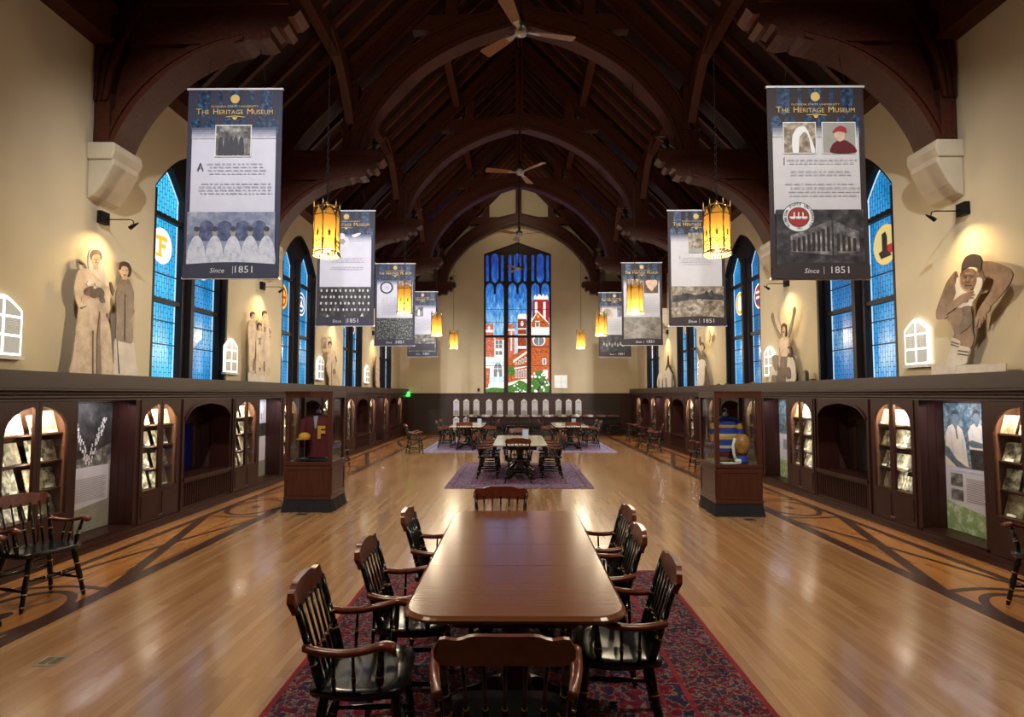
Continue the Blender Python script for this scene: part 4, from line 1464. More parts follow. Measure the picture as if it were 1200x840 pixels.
def conference_table(x, y, wd, ln, label, top, seams=True, zrug=RUGZ):
    t = thing('conference_table', label, 'table', (x, y, zrug), 0)
    h = .75 - zrug
    mb = MB()
    o1, o2 = rrect(-wd / 2, wd / 2, -ln / 2, ln / 2, .17, 8), rrect(-wd / 2 + .018, wd / 2 - .018, -ln / 2 + .018, ln / 2 - .018, .155, 8)
    o3 = rrect(-wd / 2 + .012, wd / 2 - .012, -ln / 2 + .012, ln / 2 - .012, .16, 8)
    n = len(o1)
    vs = [(*p, h) for p in o2] + [(*p, h - .006) for p in o3] + [(*p, h - .016) for p in o1] + [(*p, h - .026) for p in o1] + [(*p, h - .038) for p in o2]
    fs = [list(range(n)), list(range(4 * n, 5 * n))[::-1]]
    for k in range(4):
        fs += [(k * n + i, k * n + (i + 1) % n, (k + 1) * n + (i + 1) % n, (k + 1) * n + i) for i in range(n)]
    mb.add(vs, fs)
    mb.build('tabletop', top, t)
    if seams:
        for q in (-.17, .03, .23, .36):
            mb = MB()
            mb.box(-wd / 2 + .02, wd / 2 - .02, q * ln - .0012, q * ln + .0012, h - .002, h + .0004)
            mb.build('leaf_seam', 'tabledark', t)
    mb = MB()
    a, b = rrect(-wd / 2 + .21, wd / 2 - .21, -ln / 2 + .21, ln / 2 - .21, .05, 6), rrect(-wd / 2 + .235, wd / 2 - .235, -ln / 2 + .235, ln / 2 - .235, .03, 6)
    m = len(a)
    for i in range(m):
        j = (i + 1) % m
        mb.prism([a[i], a[j], b[j], b[i]], h - .125, h - .038, 'z')
    mb.build('apron', 'tabledark', t)
    for e in (-1, 1):
        mb = MB()
        mb.lathe([(.05, .09), (.085, .12), (.09, .2), (.06, .27), (.05, .36), (.075, .46), (.08, .56), (.055, h - .1), (.09, h - .05), (.09, h - .039)], (0, e * ln * .27, 0), 14)
        mb.build('pedestal', 'tabledark', t)
        for k in range(4):
            ang = PI / 4 + k * PI / 2
            pr = smooth_line([(.05, .20), (.16, .17), (.28, .09), (.40, .03), (.46, .004)])
            ax = Matrix.Rotation(ang, 3, 'Z')
            mb = MB(lambda p, ax=ax, e=e, ln=ln: ax @ p + Vector((0, e * ln * .27, 0)))
            lo = [(r, max(.004, z - .075)) for r, z in pr]
            mb.strip(lo, pr, -.028, .028)
            mb.build('foot', 'tabledark', t)
    return t


T1 = conference_table(-.01, 4.095, 1.05, 2.55, 'long mahogany table nearest the camera on the red rug', 'table')
T2 = conference_table(.06, 13.7, 1.10, 2.85, 'middle table with sheen painted into its pale top on the plum rug', 'tablesheen', False)
T3 = conference_table(-1.62, 20.65, 1.06, 2.7, 'far table on the left faded blue rug', 'tablesheen', False)
T4 = conference_table(1.72, 20.65, 1.06, 2.7, 'far table on the right faded blue rug', 'tablesheen', False)

# ------------------------------------------------------------------ the captain's chair
CH = thing('captains_chair', 'x', 'chair')


def turned(p, q, prof, name, rings=(), seg=8):
    "turned black leg or spindle from p to q; rings = gilt bands"
    p, q = Vector(p), Vector(q)
    pts, rad, mats = [], [], []
    for t, r in prof:
        pts.append(p.lerp(q, t))
        rad.append(r)
    st = sorted([(t, r, 0) for t, r in prof])
    out = []
    for i in range(len(st) - 1):
        out.append((st[i][0], st[i][1], 0))
        for g in rings:
            if st[i][0] <= g < st[i + 1][0]:
                f = (g - st[i][0]) / (st[i + 1][0] - st[i][0])
                r = st[i][1] + f * (st[i + 1][1] - st[i][1])
                dl = .004 / (q - p).length
                out += [(g - dl, r, 0), (g - dl, r + .0012, 1), (g + dl, r + .0012, 0), (g + dl, r, 0)]
    out.append((st[-1][0], st[-1][1], 0))
    mb = MB()
    P_ = [p.lerp(q, t) for t, r, m in out]
    # keep direction stable on coincident stations
    for i in range(1, len(P_)):
        if (P_[i] - P_[i - 1]).length < 1e-6:
            P_[i] = P_[i] + (q - p).normalized() * 2e-5
    mb.tube(P_, [r for t, r, m in out], seg, 0, [m for t, r, m in out])
    return mb.build(name, ['black', 'gold'], CH)


mb = MB()
so = smooth_line([(-.215, -.21), (-.265, -.05), (-.26, .10), (-.20, .195), (0, .212), (.20, .195), (.26, .10), (.265, -.05), (.215, -.21)], 4) + smooth_line([(.215, -.21), (0, -.228), (-.215, -.21)], 4)[1:-1]
n = len(so)
sc_ = lambda k: [(x * k, y * k) for x, y in so]
vs = [(x, y, .415) for x, y in sc_(.95)] + [(x, y, .432) for x, y in so] + [(x, y, .447) for x, y in so] + [(x, y, .455) for x, y in sc_(.965)] + [(x, y - .02, .444) for x, y in sc_(.7)] + [(x, y - .02, .438) for x, y in sc_(.3)]
fs = [list(range(n))[::-1], list(range(5 * n, 6 * n))]
for k in range(5):
    fs += [(k * n + i, k * n + (i + 1) % n, (k + 1) * n + (i + 1) % n, (k + 1) * n + i) for i in range(n)]
mb.add(vs, fs, 0, True)
mb.build('seat', 'black', CH)
LEG = [(0, .016), (.08, .021), (.2, .024), (.3, .018), (.33, .023), (.36, .018), (.5, .022), (.62, .023), (.66, .017), (.70, .022), (.74, .017), (.88, .019), (1, .014)]
for ex, ey in ((-1, 1), (1, 1), (-1, -1), (1, -1)):
    turned((ex * .175, ey * .15, .43), (ex * .255, ey * .21 - .015, .004), LEG, 'leg', (.34, .68, .9), 10)
LF = lambda ex, ey, t: Vector((ex * (.175 + .08 * t), ey * (.15 + .06 * t) - .015 * t, .43 * (1 - t)))
STP = [(0, .009), (.25, .012), (.5, .017), (.75, .012), (1, .009)]
turned(LF(-1, 1, .45), LF(1, 1, .45), STP, 'stretcher', (.35, .65))
turned(LF(-1, -1, .45), LF(1, -1, .45), STP, 'stretcher')
for ex in (-1, 1):
    turned(LF(ex, -1, .63), LF(ex, 1, .63), STP, 'stretcher')
bx = lambda z: -.170 - .112 * (z - .445) / .40                     # rake of the back
for ex in (-1, 1):
    turned((ex * .205, -.165, .445), (ex * .228, bx(.82), .82), [(0, .016), (.2, .02), (.35, .015), (.38, .019), (.41, .015), (.7, .016), (1, .014)], 'back_post', (.3, .52), 8)
for k in range(5):
    u = (k - 2) / 2
    turned((u * .135, -.170, .445), (u * .155, bx(.80), .80), [(0, .008), (.3, .0115), (.45, .008), (1, .0075)], 'spindle', (.38,), 6)
mb = MB()
nu = 24
pts = []
for i in range(nu + 1):
    u = -1 + 2 * i / nu
    x = u * .252
    y = bx(.84) - .012 + .022 * u * u
    au = abs(u)
    zt = .864 + .020 / (1 + math.exp((au - .56) * 22)) + .006 * math.exp(-((au - .84) / .1) ** 2) - .035 * max(0, (au - .90) / .10) ** 2
    zb = .772 + .022 * max(0, (au - .86) / .14) ** 2 + .004 * math.cos(u * PI)
    pts.append((x, y, zb, zt))
for i in range(nu):
    a, b = pts[i], pts[i + 1]
    th = .014
    q = [(a[0], a[1] - th, a[2]), (b[0], b[1] - th, b[2]), (b[0], b[1] - th - .022, b[3]), (a[0], a[1] - th - .022, a[3]),
         (a[0], a[1] + th, a[2]), (b[0], b[1] + th, b[2]), (b[0], b[1] + th - .022, b[3]), (a[0], a[1] + th - .022, a[3])]
    mb.add(q, [(0, 1, 2, 3), (7, 6, 5, 4), (0, 4, 5, 1), (3, 2, 6, 7)] + ([(0, 3, 7, 4)] if i == 0 else []) + ([(1, 5, 6, 2)] if i == nu - 1 else []))
mb.build('crest_rail', 'cherry', CH)
for ex in (-1, 1):
    path = smooth_line([(-.235, .640), (-.16, .626), (-.06, .624), (.04, .640), (.11, .657), (.165, .645)], 5)
    xs = [.235 + .05 * min(1, (p[0] + .262) / .26) for p in path]
    mb = MB()
    rows = []
    for (yy, zz), x in zip(path, xs):
        w_ = .025 + .012 * max(0, (yy + .02) / .18)
        hh = .017 + .005 * max(0, (yy - .06) / .1)
        cxx = ex * x
        rows.append([(cxx + w_ * math.cos(a), yy, zz + hh * math.sin(a)) for a in [q * PI / 4 + PI / 8 for q in range(8)]])
    vs = [p for r in rows for p in r]
    fs = [(i * 8 + k, i * 8 + (k + 1) % 8, (i + 1) * 8 + (k + 1) % 8, (i + 1) * 8 + k) for i in range(len(rows) - 1) for k in range(8)]
    fs += [list(range(8))[::-1], list(range(len(vs) - 8, len(vs)))]
    mb.add(vs, fs, 0, True)
    mb.build('arm', 'cherry', CH)
    turned((ex * .235, .09, .445), (ex * .283, .105, .640), [(0, .012), (.3, .019), (.6, .016), (1, .011)], 'arm_support', (.4,), 8)
    for yy in (-.10, -.015):
        turned((ex * (.235 + .01), yy, .447), (ex * (.275 + .01), yy + .0, .625), [(0, .007), (.35, .0105), (.5, .0075), (1, .007)], 'arm_spindle', (.42,), 6)
index_kids(CH)
first_chair = [True]


def chair(x, y, deg, label, group, z=0.0, skip=()):
    if first_chair[0]:
        o = CH
        first_chair[0] = False
    else:
        o = copy_tree(CH, None, skip)
        if skip:
            o.name = 'side_chair'
    o.location = (x, y, z)
    o.rotation_euler = (0, 0, math.radians(deg))
    tag(o, label, 'chair', group)


g1 = 'chairs around the nearest table'
chair(-.705, 2.965, -86, "captain's chair at the near left corner of the front table", g1, RUGZ)
chair(-.59, 3.655, -88, "captain's chair in the middle of the left side of the front table", g1, RUGZ)
chair(-.515, 4.60, -88, "captain's chair at the far left of the front table", g1, RUGZ)
chair(.505, 3.27, 85, "captain's chair at the near right corner of the front table, light on its seat", g1, RUGZ)
chair(.485, 4.02, 88, "captain's chair in the middle of the right side of the front table", g1, RUGZ)
chair(.545, 4.70, 90, "captain's chair at the far right of the front table", g1, RUGZ)
chair(-.045, 2.53, 0, "captain's chair with its back to the camera at the near end of the front table", g1, RUGZ)
chair(-.15, 5.42, 180, "captain's chair facing the camera at the far end of the front table", g1, RUGZ)
g2 = 'chairs around the middle table'
for k, y in enumerate((12.98, 13.75, 14.55)):
    wd = ['near', 'middle', 'far'][k]
    chair(-.60, y, -90 + 2 * k, "dark captain's chair on the left of the middle table, %s one" % wd, g2, RUGZ)
    chair(.71, y, 90 - 2 * k, "dark captain's chair on the right of the middle table, %s one" % wd, g2, RUGZ)
chair(.02, 12.30, 0, "dark captain's chair at the near end of the middle table, back to camera", g2, RUGZ)
chair(.05, 15.25, 180, "dark captain's chair at the far end of the middle table, facing the camera", g2, RUGZ)
g3 = 'chairs around the far tables'
for tx, nm in ((-1.62, 'left'), (1.72, 'right')):
    chair(tx, 19.2, 0, "captain's chair at the near end of the far %s table, back to camera" % nm, g3, RUGZ)
    for e, sd in ((-1, 'left'), (1, 'right')):
        chair(tx + e * .70, 20.05, -e * -90, "captain's chair on the %s of the far %s table, nearer one" % (sd, nm), g3, RUGZ)
        chair(tx + e * .70, 21.1, -e * -90, "captain's chair on the %s of the far %s table, farther one" % (sd, nm), g3, RUGZ)
gw = 'chairs along the side walls'
chair(-4.06, 5.28, -109, "large captain's chair against the left bookcases, nearest one fully in view", gw)
chair(-4.10, 4.46, -90, "captain's chair at the left edge of the photo, mostly out of view", gw)
chair(4.30, 5.02, 96, "captain's chair at the right edge of the photo, partly out of view", gw)
chair(-4.22, 14.6, -90, "captain's chair just beyond the left display case", gw)
chair(-3.02, 18.25, -70, "captain's chair standing alone on the floor left of the far rugs", gw)
chair(4.22, 14.3, 90, "captain's chair just beyond the right display case", gw)
chair(4.10, 18.6, 75, "captain's chair by the right wall beside the fourth bookcase", gw)
chair(4.28, 20.6, 90, "captain's chair by the right wall, second beyond the display case", gw)
chair(4.28, 22.9, 90, "captain's chair by the right wall, farthest along", gw)
gf = 'row of chairs along the far wall'
for k in range(12):
    x = at(720.5 - 15.2 * k, 500, Y=26.25).x
    chair(x, 26.3, 180, "red-topped side chair in the row against the far wall, %s from the right" % (ORD[k] if k < 10 else ['eleventh', 'twelfth'][k - 10]), gf, 0, ('arm', 'arm_support', 'arm_spindle'))

# ================================================================== DISPLAY CASES


def display_case(x, y, wx, wy, label, rz):
    t = thing('display_case', label, 'display case', (x, y, 0), rz)
    a, b = wx / 2, wy / 2
    # black skirt, loosely pleated
    mb = MB()
    n = 72
    def ring(gr, z, amp):
        out = []
        for k in range(n):
            q = k / n * 4
            sd, f = int(q), q - int(q)
            f2 = -1 + 2 * f
            p = [(f2, -1), (1, f2), (-f2, 1), (-1, -f2)][sd]
            r = amp * math.sin(k * 2.1) + amp * .6 * math.sin(k * .9)
            out.append((p[0] * (a + gr + r), p[1] * (b + gr + r), z))
        return out
    rs = [ring(-.005, .20, .0), ring(.006, .15, .004), ring(.022, .05, .010), ring(.034, .004, .013)]
    vs = [p for r in rs for p in r]
    mb.add(vs, [(i * n + k, i * n + (k + 1) % n, (i + 1) * n + (k + 1) % n, (i + 1) * n + k) for i in range(3) for k in range(n)], 0, True)
    mb.build('skirt', 'blackcl', t)
    mb = MB()
    mb.box(-a, a, -b, b, .18, .72)
    mb.box(-a - .012, a + .012, -b - .012, b + .012, .69, .74)
    mb.box(-a - .01, a + .01, -b - .01, b + .01, .18, .225)
    for e in (-1, 1):
        for z0, z1 in ((.24, .28), (.62, .66)):
            mb.box(-a + .02, a - .02, e * (b + .004) - .004, e * (b + .004) + .004, z0, z1)
            mb.box(e * (a + .004) - .004, e * (a + .004) + .004, -b + .02, b - .02, z0, z1)
        for q in (-1, 1):
            mb.box(q * (a - .04) - .02, q * (a - .04) + .02, e * (b + .004) - .004, e * (b + .004) + .004, .28, .62)
            mb.box(e * (a + .004) - .004, e * (a + .004) + .004, q * (b - .04) - .02, q * (b - .04) + .02, .28, .62)
    mb.build('base_cabinet', 'case', t, bevel=.003)
    for e in (-1, 1):
        for q in (-1, 1):
            mb = MB()
            mb.box(e * (a - .03) - .03, e * (a - .03) + .03, q * (b - .03) - .03, q * (b - .03) + .03, .74, 1.70)
            mb.build('corner_post', 'case', t)
    mb = MB()
    mb.box(-a - .006, a + .006, -b - .006, b + .006, 1.70, 1.79)
    mb.box(-a - .014, a + .014, -b - .014, b + .014, 1.775, 1.795)
    mb.build('top', 'case', t)
    for e in (-1, 1):
        mb = MB()
        mb.box(-a + .06, a - .06, e * (b - .02) - .003, e * (b - .02) + .003, .742, 1.70)
        mb.build('glass_pane', 'glass', t)
        mb = MB()
        mb.box(e * (a - .02) - .003, e * (a - .02) + .003, -b + .06, b - .06, .742, 1.70)
        mb.build('glass_pane', 'glass', t)


display_case(-3.13, 9.60, .70, .72, 'tall wood and glass display case holding a maroon jacket, left side', 0)
display_case(3.21, 9.38, .66, .84, 'tall wood and glass display case holding a striped shirt, right side', -.03)


def garment(name, label, cx_, cy_, z0, h, mats, bands, cat):
    "a long-sleeved top on a hanger: elliptical torso with two sleeves"
    t = thing(name, label, cat, (cx_, cy_, z0))
    mb = MB()
    K = .86 if bands else 1
    prof = [(0, .20, .10), (.15, .205, .105), (.4, .20, .11), (.62, .205, .12), (.8, .215, .12), (.9, .205, .10), (.96, .13, .08), (1, .06, .06)]
    if bands:
        fine = []
        for i in range(15):
            f = i / 14
            for p, q in zip(prof, prof[1:]):
                if p[0] <= f <= q[0]:
                    u = (f - p[0]) / (q[0] - p[0])
                    fine.append(tuple(a + (b - a) * u for a, b in zip(p, q)))
                    break
        prof = fine
    seg = 20
    rows = []
    for f, rx, ry in prof:
        rx *= K
        rows.append([(rx * math.cos(2 * PI * k / seg), ry * math.sin(2 * PI * k / seg), f * h) for k in range(seg)])
    for i in range(len(rows) - 1):
        mi = bands[i] if bands else 0
        mb.add(rows[i] + rows[i + 1], [(k, (k + 1) % seg, seg + (k + 1) % seg, seg + k) for k in range(seg)], mi, True)
    mb.build('body', mats, t)
    for e in (-1, 1):
        mb = MB()
        path = [(e * .15 * K, 0, .88 * h), (e * .215 * K, -.01, .80 * h), (e * .24 * K, -.03, .55 * h), (e * .215 * K, -.07, .22 * h)]
        sm = []
        P_ = [Vector(p) for p in path]
        mb.tube([P_[0], P_[1], P_[1].lerp(P_[2], .5), P_[2], P_[2].lerp(P_[3], .5), P_[3]], [.055, .062, .058, .055, .050, .045], 12, 0, [bands[12], bands[10], bands[8], bands[6], bands[4]] if bands else None)
        mb.build('sleeve', mats, t)
    mb = MB()
    mb.tube([(0, 0, h), (0, 0, h + .05), (.02, 0, h + .09), (.0, 0, h + .12), (-.025, 0, h + .10)], .005, 6)
    mb.tube([(-.15, 0, h * .93), (0, 0, h * 1.0), (.15, 0, h * .93)], .010, 6)
    mb.ball((0, 0, h + .02), (.045, .03, .04), 0, 10)
    mb.build('hanger', 'pale_blue', t)
    return t


t = garment('jacket', 'maroon jacket with gold letter hanging in the left display case', -3.12, 9.66, .775, .68, ['maroon'], None, 'clothing')
vs, fs, w = text_geo('F', .26, .012)
mb = MB()
mb.add([(x - w / 2 + .09, -.135, y + .30) for x, y in vs], fs)
mb.build('letter', 'goldcl', t)
mb = MB()
mb.slab([(-.035, -.122, .64), (.035, -.122, .64), (.012, -.13, .45), (-.012, -.13, .45)], (0, -1, 0), 0, .003)
mb.build('tie', 'ink', t)
garment('striped_shirt', 'royal blue and gold striped knit shirt in the right display case', 3.20, 9.50, .80, .62, ['bluecl', 'goldcl', 'creamcl', 'maroon'], [3, 3, 0, 2, 0, 0, 1, 2, 0, 0, 1, 0, 0, 0], 'clothing')
t = thing('cap', 'gold cap on a thin stand in the left display case', 'cap', (-3.25, 9.42, .7685))
mb = MB()
mb.lathe([(.085, .30), (.09, .33), (.08, .37), (.045, .395), (.005, .40)], (0, 0, 0), 16)
mb.prism([(-.10, -.06), (-.06, -.15), (.06, -.15), (.10, -.06)], .30, .312, 'z')
mb.build('crown', 'goldcl', t)
mb = MB()
mb.tube([(0, 0, .012), (0, 0, .33)], .006, 8)
mb.lathe([(.06, 0), (.06, .008), (.01, .014)], (0, 0, 0), 16)
mb.build('stand', 'steel', t)
for x0, y0, nm, lab in ((-3.12, 9.55, 'cloth', 'black cloth crumpled on the floor of the left display case'), ):
    mb = MB()
    random.seed(2)
    g = 14
    zz = [[.744 + random.uniform(.002, .022) for i in range(g)] for j in range(g)]
    vs = [(x0 - .27 + .54 * i / (g - 1), y0 - .26 + .5 * j / (g - 1), zz[j][i]) for j in range(g) for i in range(g)]
    mb.add(vs, [(j * g + i, j * g + i + 1, (j + 1) * g + i + 1, (j + 1) * g + i) for j in range(g - 1) for i in range(g - 1)], 0, True)
    tag(mb.build('cloth', 'blackcl', origin=(x0, y0, .744)), lab, 'cloth')
t = thing('leather_helmet', 'amber brown rounded helmet-like relic on a dark blue base, right display case', 'relic', (3.33, 9.2, .742))
mb = MB()
mb.lathe([(.085, 0), (.095, .02), (.07, .06), (.065, .11)], (0, 0, 0), 18)
mb.build('base', 'bluecl', t)
mb = MB()
mb.lathe([(.068, .11), (.095, .16), (.118, .24), (.120, .31), (.10, .37), (.06, .41), (.01, .42)], (0, 0, 0), 20)
mb.build('shell', 'amber', t)
mb = MB()
mb.tube([(-.11, -.03, .36), (-.15, -.06, .25), (-.14, -.07, .12), (-.10, -.06, .02)], [.02, .022, .02, .025], 10)
mb.build('strap', 'paper', t)
mb = MB()
mb.box(-.10, .10, -.055, .055, 0, .012)
mb.box(-.097, 0, -.052, .052, .012, .018)
mb.box(.003, .097, -.052, .052, .012, .016)
tag(mb.build('open_book', 'paper'), 'white open booklet lying in the right display case', 'book')
bpy.data.objects['open_book'].location = (3.07, 9.06, .744)
mb = MB()
mb.ball((0, 0, .035), (.055, .05, .035), 0, 14)
mb.lathe([(.05, 0), (.052, .012), (.03, .03)], (0, 0, 0), 14)
tag(mb.build('white_trinket', 'paper'), 'small rounded white object beside the helmet, right display case', 'ornament')
bpy.data.objects['white_trinket'].location = (3.22, 9.05, .744)
mb = MB()
mb.lathe([(.0, 0), (.09, .01), (.115, .03), (.11, .05), (.06, .075), (.0, .08)], (0, 0, 0), 18)
tag(mb.build('folded_cap', 'brown_p'), 'brown rounded cap lying under the striped shirt, right display case', 'cap')
bpy.data.objects['folded_cap'].location = (3.05, 9.235, .744)
mb = MB()
mb.prism(rrect(-.10, .10, -.035, .035, .01), 0, .004, 'z')
tag(mb.build('paper_sheet', 'paper'), 'white paper sheet lying at the back of the left display case', 'paper')
bpy.data.objects['paper_sheet'].location = (-3.00, 9.845, .744)

# ================================================================== HANGING BANNERS
def banner(s, k, xl, xr, z0, z1, label, D):
    y = TR[k + 1] - .02
    w, h = xr - xl, z1 - z0
    cxx = (xl + xr) / 2
    t = thing('hanging_banner', label, 'banner', (cxx, y, z0), 0, 'heritage banners hanging from the trusses')
    P = lambda u, v: (-w / 2 + u * w, h * (1 - v))                 # v runs downwards
    pale = 'lav' if s < 0 else 'lavR'
    deep = 'navy' if s < 0 else 'brownd'
    n = 26
    # cloth sheet with a slight ripple
    mb = MB()
    vs = []
    for q in (0, .006):
        for j in (0, 1):
            for i in range(n + 1):
                u = i / n
                vs.append((-w / 2 + u * w, q, h * j))
    m = n + 1
    fs = []
    for i in range(n):
        fs += [(i, i + 1, m + i + 1, m + i), (2 * m + i + 1, 2 * m + i, 3 * m + i, 3 * m + i + 1)]
    mb.add(vs, fs)
    mb.build('cloth', deep, t)
    zc = [0]

    art_mb, art_m = MB(), []

    def layer(name, mt, shapes, z=None):
        zc[0] += 1
        if mt not in art_m:
            art_m.append(mt)
        d = .0012 * zc[0]
        if name in ('seated_ladies', 'chair_backs', 'headdress', 'red_cap', 'jacket', 'standing_figures', 'bird', 'map_shape'):
            shapes = [closed_curve(q) for q in shapes]
        for i, sh in enumerate(shapes):
            art_mb.prism([P(*q) for q in sh], -d - .00002 * i, -d + .0011, 'y', art_m.index(mt))
    R = lambda a, b, c, d: [(a, b), (c, b), (c, d), (a, d)]
    layer('pale_field', pale, [R(.05, .235, .94, .665)])
    win = []
    for u in (.17, .50, .83):
        win.append([(u - .065, 0.005), (u + .065, .005), (u + .065, .10), (u + .04, .135), (u, .15), (u - .04, .135), (u - .065, .10)])
    for u in (.34, .67):
        win.append(R(u - .02, .005, u + .02, .11))
    for u in (.09, .23, .43, .57, .77, .91):
        win.append([(u - .055, .19), (u - .045, .165), (u, .145), (u + .045, .165), (u + .055, .19), (u + .05, .25), (u - .05, .25)])
    layer('blue_windows', 'bblue', win)
    for i in range(5):
        layer('fade', 'fade%d%d' % (i, s > 0), [R(.05, .205 + .012 * i, .94, .217 + .012 * i)])
    layer('round_seal', 'goldink', [ellipse((.5, .052), .048, .024, 20)])
    zc[0] += 1
    d = .0012 * zc[0]
    if 'goldink' not in art_m:
        art_m.append('goldink')
    gi = art_m.index('goldink')
    tp = lambda u0, v0: (lambda x, y: Vector((-w / 2 + u0 * w + x, -d, h * (1 - v0) + y)))
    put_text(art_mb, 'FLORIDA STATE UNIVERSITY', .035, tp(.5, .098), gi, 'c', 0, .50 * w)
    # small-capitals title: larger initials
    xx = 0
    segs, tot = [], 0
    for chs, sz in (('T', .105), ('HE', .08), (' ', .06), ('H', .105), ('ERITAGE', .08), (' ', .06), ('M', .105), ('USEUM', .08)):
        if chs == ' ':
            tot += .035
            continue
        a, b, cw = text_geo(chs, sz)
        segs.append((a, b, tot))
        tot += cw + .008
    kx = .82 * w / tot
    for a, b, ox in segs:
        art_mb.add([tp(.5, .135)((ox + x) * kx - .41 * w, yy) for x, yy in a], b, gi)
    layer('flourish', 'goldink', [[(.40, .148), (.5, .142), (.62, .150), (.60, .152), (.5, .146), (.42, .151)], [(.47, .150), (.53, .150), (.51, .165), (.49, .165)]])
    for nm, mt, shapes in D['art']:
        layer(nm, mt, shapes)
    art_mb.build('print', art_m, t)
    zc[0] += 1
    d = .0012 * zc[0]
    # foot: dark curved strip with the year
    arc = [(i / 20, .93 - .012 * math.sin(PI * i / 20)) for i in range(21)]
    mb = MB()
    mb.prism([P(u, v) for u, v in arc] + [P(1, 1), P(0, 1)], -d, -d + .0011)
    mb.build('foot_strip', deep, t)
    mb = MB()
    d += .0012
    tf = lambda u0: (lambda x, y: Vector((-w / 2 + u0 * w + x, -d, h * .027 + y)))
    put_text(mb, 'Since', .085, tf(.40 if s > 0 else .36), 0, 'c', .22, .15 * w)
    put_text(mb, '1851', .118, tf(.68 if s > 0 else .63), 0, 'c', 0, .205 * w)
    mb.box(-w / 2 + .525 * w, -w / 2 + .529 * w, -d, -d + .001, h * .022, h * .06)
    mb.build('year_lettering', 'silver', t)
    for v, nm in ((1, 'top_rod'), (0, 'bottom_rod')):
        mb = MB()
        mb.box(-w / 2 - .012, w / 2 + .012, -.016, .014, h * v - .012, h * v + .012)
        mb.build(nm, 'silver', t)
    for e in (-1, 1):
        mb = MB()
        top = 6.03 if abs(cxx + e * .25 - XC) < 3.5 else 5.95
        mb.tube([(e * .38, 0, h + .01), (e * .30, 0, top - z0)], .004, 5)
        mb.build('hanging_wire', 'iron', t)
    if D.get('ring_text'):
        u0, v0, ru = D['ring_text']
        mb = MB()
        dd = d + .001
        txt = 'FLORIDA STATE UNIVERSITY'
        r = ru * w * .80
        for i, chx in enumerate(txt):
            if chx == ' ':
                continue
            a = PI * 1.22 - (i / (len(txt) - 1)) * PI * 1.44
            vs_, fs_, cw = text_geo(chx, .044, .001)
            ca, sa = math.cos(a - PI / 2), math.sin(a - PI / 2)
            mb.add([tp(u0, v0)(r * math.cos(a) + (x - cw / 2) * ca - yy * sa, r * math.sin(a) + (x - cw / 2) * sa + yy * ca) - Vector((0, dd - .0, 0)) * 0 for x, yy in vs_], fs_)
        put_text(mb, '1851', .038, tp(u0, v0 + .062), 0, 'c')
        o = mb.build('seal_lettering', 'inkd', t)
        o.location.y = -.012


def heads(rows, u0, u1, v0, v1, r, rnd, body=True):
    "a posed group: light faces over pale or dark figures, as outlines"
    f, b, dk = [], [], []
    for j in range(rows):
        n_ = int((u1 - u0) / (r * 3.4)) + j % 2
        for i in range(n_):
            u = u0 + (u1 - u0) * (i + .5 + .2 * rnd.uniform(-1, 1)) / n_
            v = v0 + (v1 - v0) * (j + .3) / rows
            f.append(ellipse((u, v), r * .75, r * .55, 8))
            if body:
                bb = [(u - r * 1.3, v + r * 2.2), (u - r * 1.1, v + r * .8), (u, v + r * .45), (u + r * 1.1, v + r * .8), (u + r * 1.3, v + r * 2.2)]
                (b if (i + j) % 2 == 0 else dk).append(bb)
    return f, b, dk


RR = random.Random(4)
R = lambda a, b, c, d: [(a, b), (c, b), (c, d), (a, d)]
def tl(u0, u1, v0, n_, dv=.017, th=.0016):
    "lines of small print: rows of word-length dashes"
    out = []
    for i in range(n_):
        u, e = u0 + RR.uniform(0, .06), u1 - RR.uniform(0, .06)
        while u < e:
            L = min(RR.uniform(.02, .075), e - u)
            out.append(R(u, v0 + dv * i - th, u + L, v0 + dv * i + th))
            u += L + .016
    return out

f1, b1, d1 = heads(1, .08, .95, .74, .86, .045, RR)
ladies = [[(u - .09, .93), (u - .085, .85), (u - .05, .80), (u, .775), (u + .05, .80), (u + .085, .85), (u + .09, .93)] for u in (.14, .33, .52, .70, .87)]
lf = [ellipse((u, .76), .03, .022, 10) for u in (.14, .33, .52, .70, .87)]
chairs_ = [[(u - .075, .80), (u - .07, .72), (u, .70), (u + .07, .72), (u + .075, .80)] for u in (.24, .43, .62, .79)]
B = {}
B[(-1, 0)] = dict(art=[('small_photo', 'paper', [R(.30, .192, .685, .362)]), ('small_print', 'ph_grey', [R(.31, .197, .675, .357)]),
                       ('standing_figures', 'inkd', [[(u - .03, .35), (u - .02, .27), (u, .255), (u + .02, .27), (u + .03, .35)] for u in (.36, .42, .47, .52, .58)]),
                       ('initial', 'inkd', [[(.12, .435), (.15, .395), (.16, .395), (.19, .435), (.175, .435), (.155, .405), (.135, .435)], R(.135, .42, .175, .423)]), ('text_lines', 'ink', tl(.2, .86, .40, 4) + tl(.14, .92, .505, 4)),
                       ('lower_photo', 'ph_blue', [R(.035, .655, .955, .935)]), ('chair_backs', 'ph_navy', chairs_), ('seated_ladies', 'ph_pale', ladies), ('faces', 'beige_p', lf), ('hair', 'inkd', [ellipse((u, .745), .032, .014, 10) for u in (.14, .33, .52, .70, .87)])])
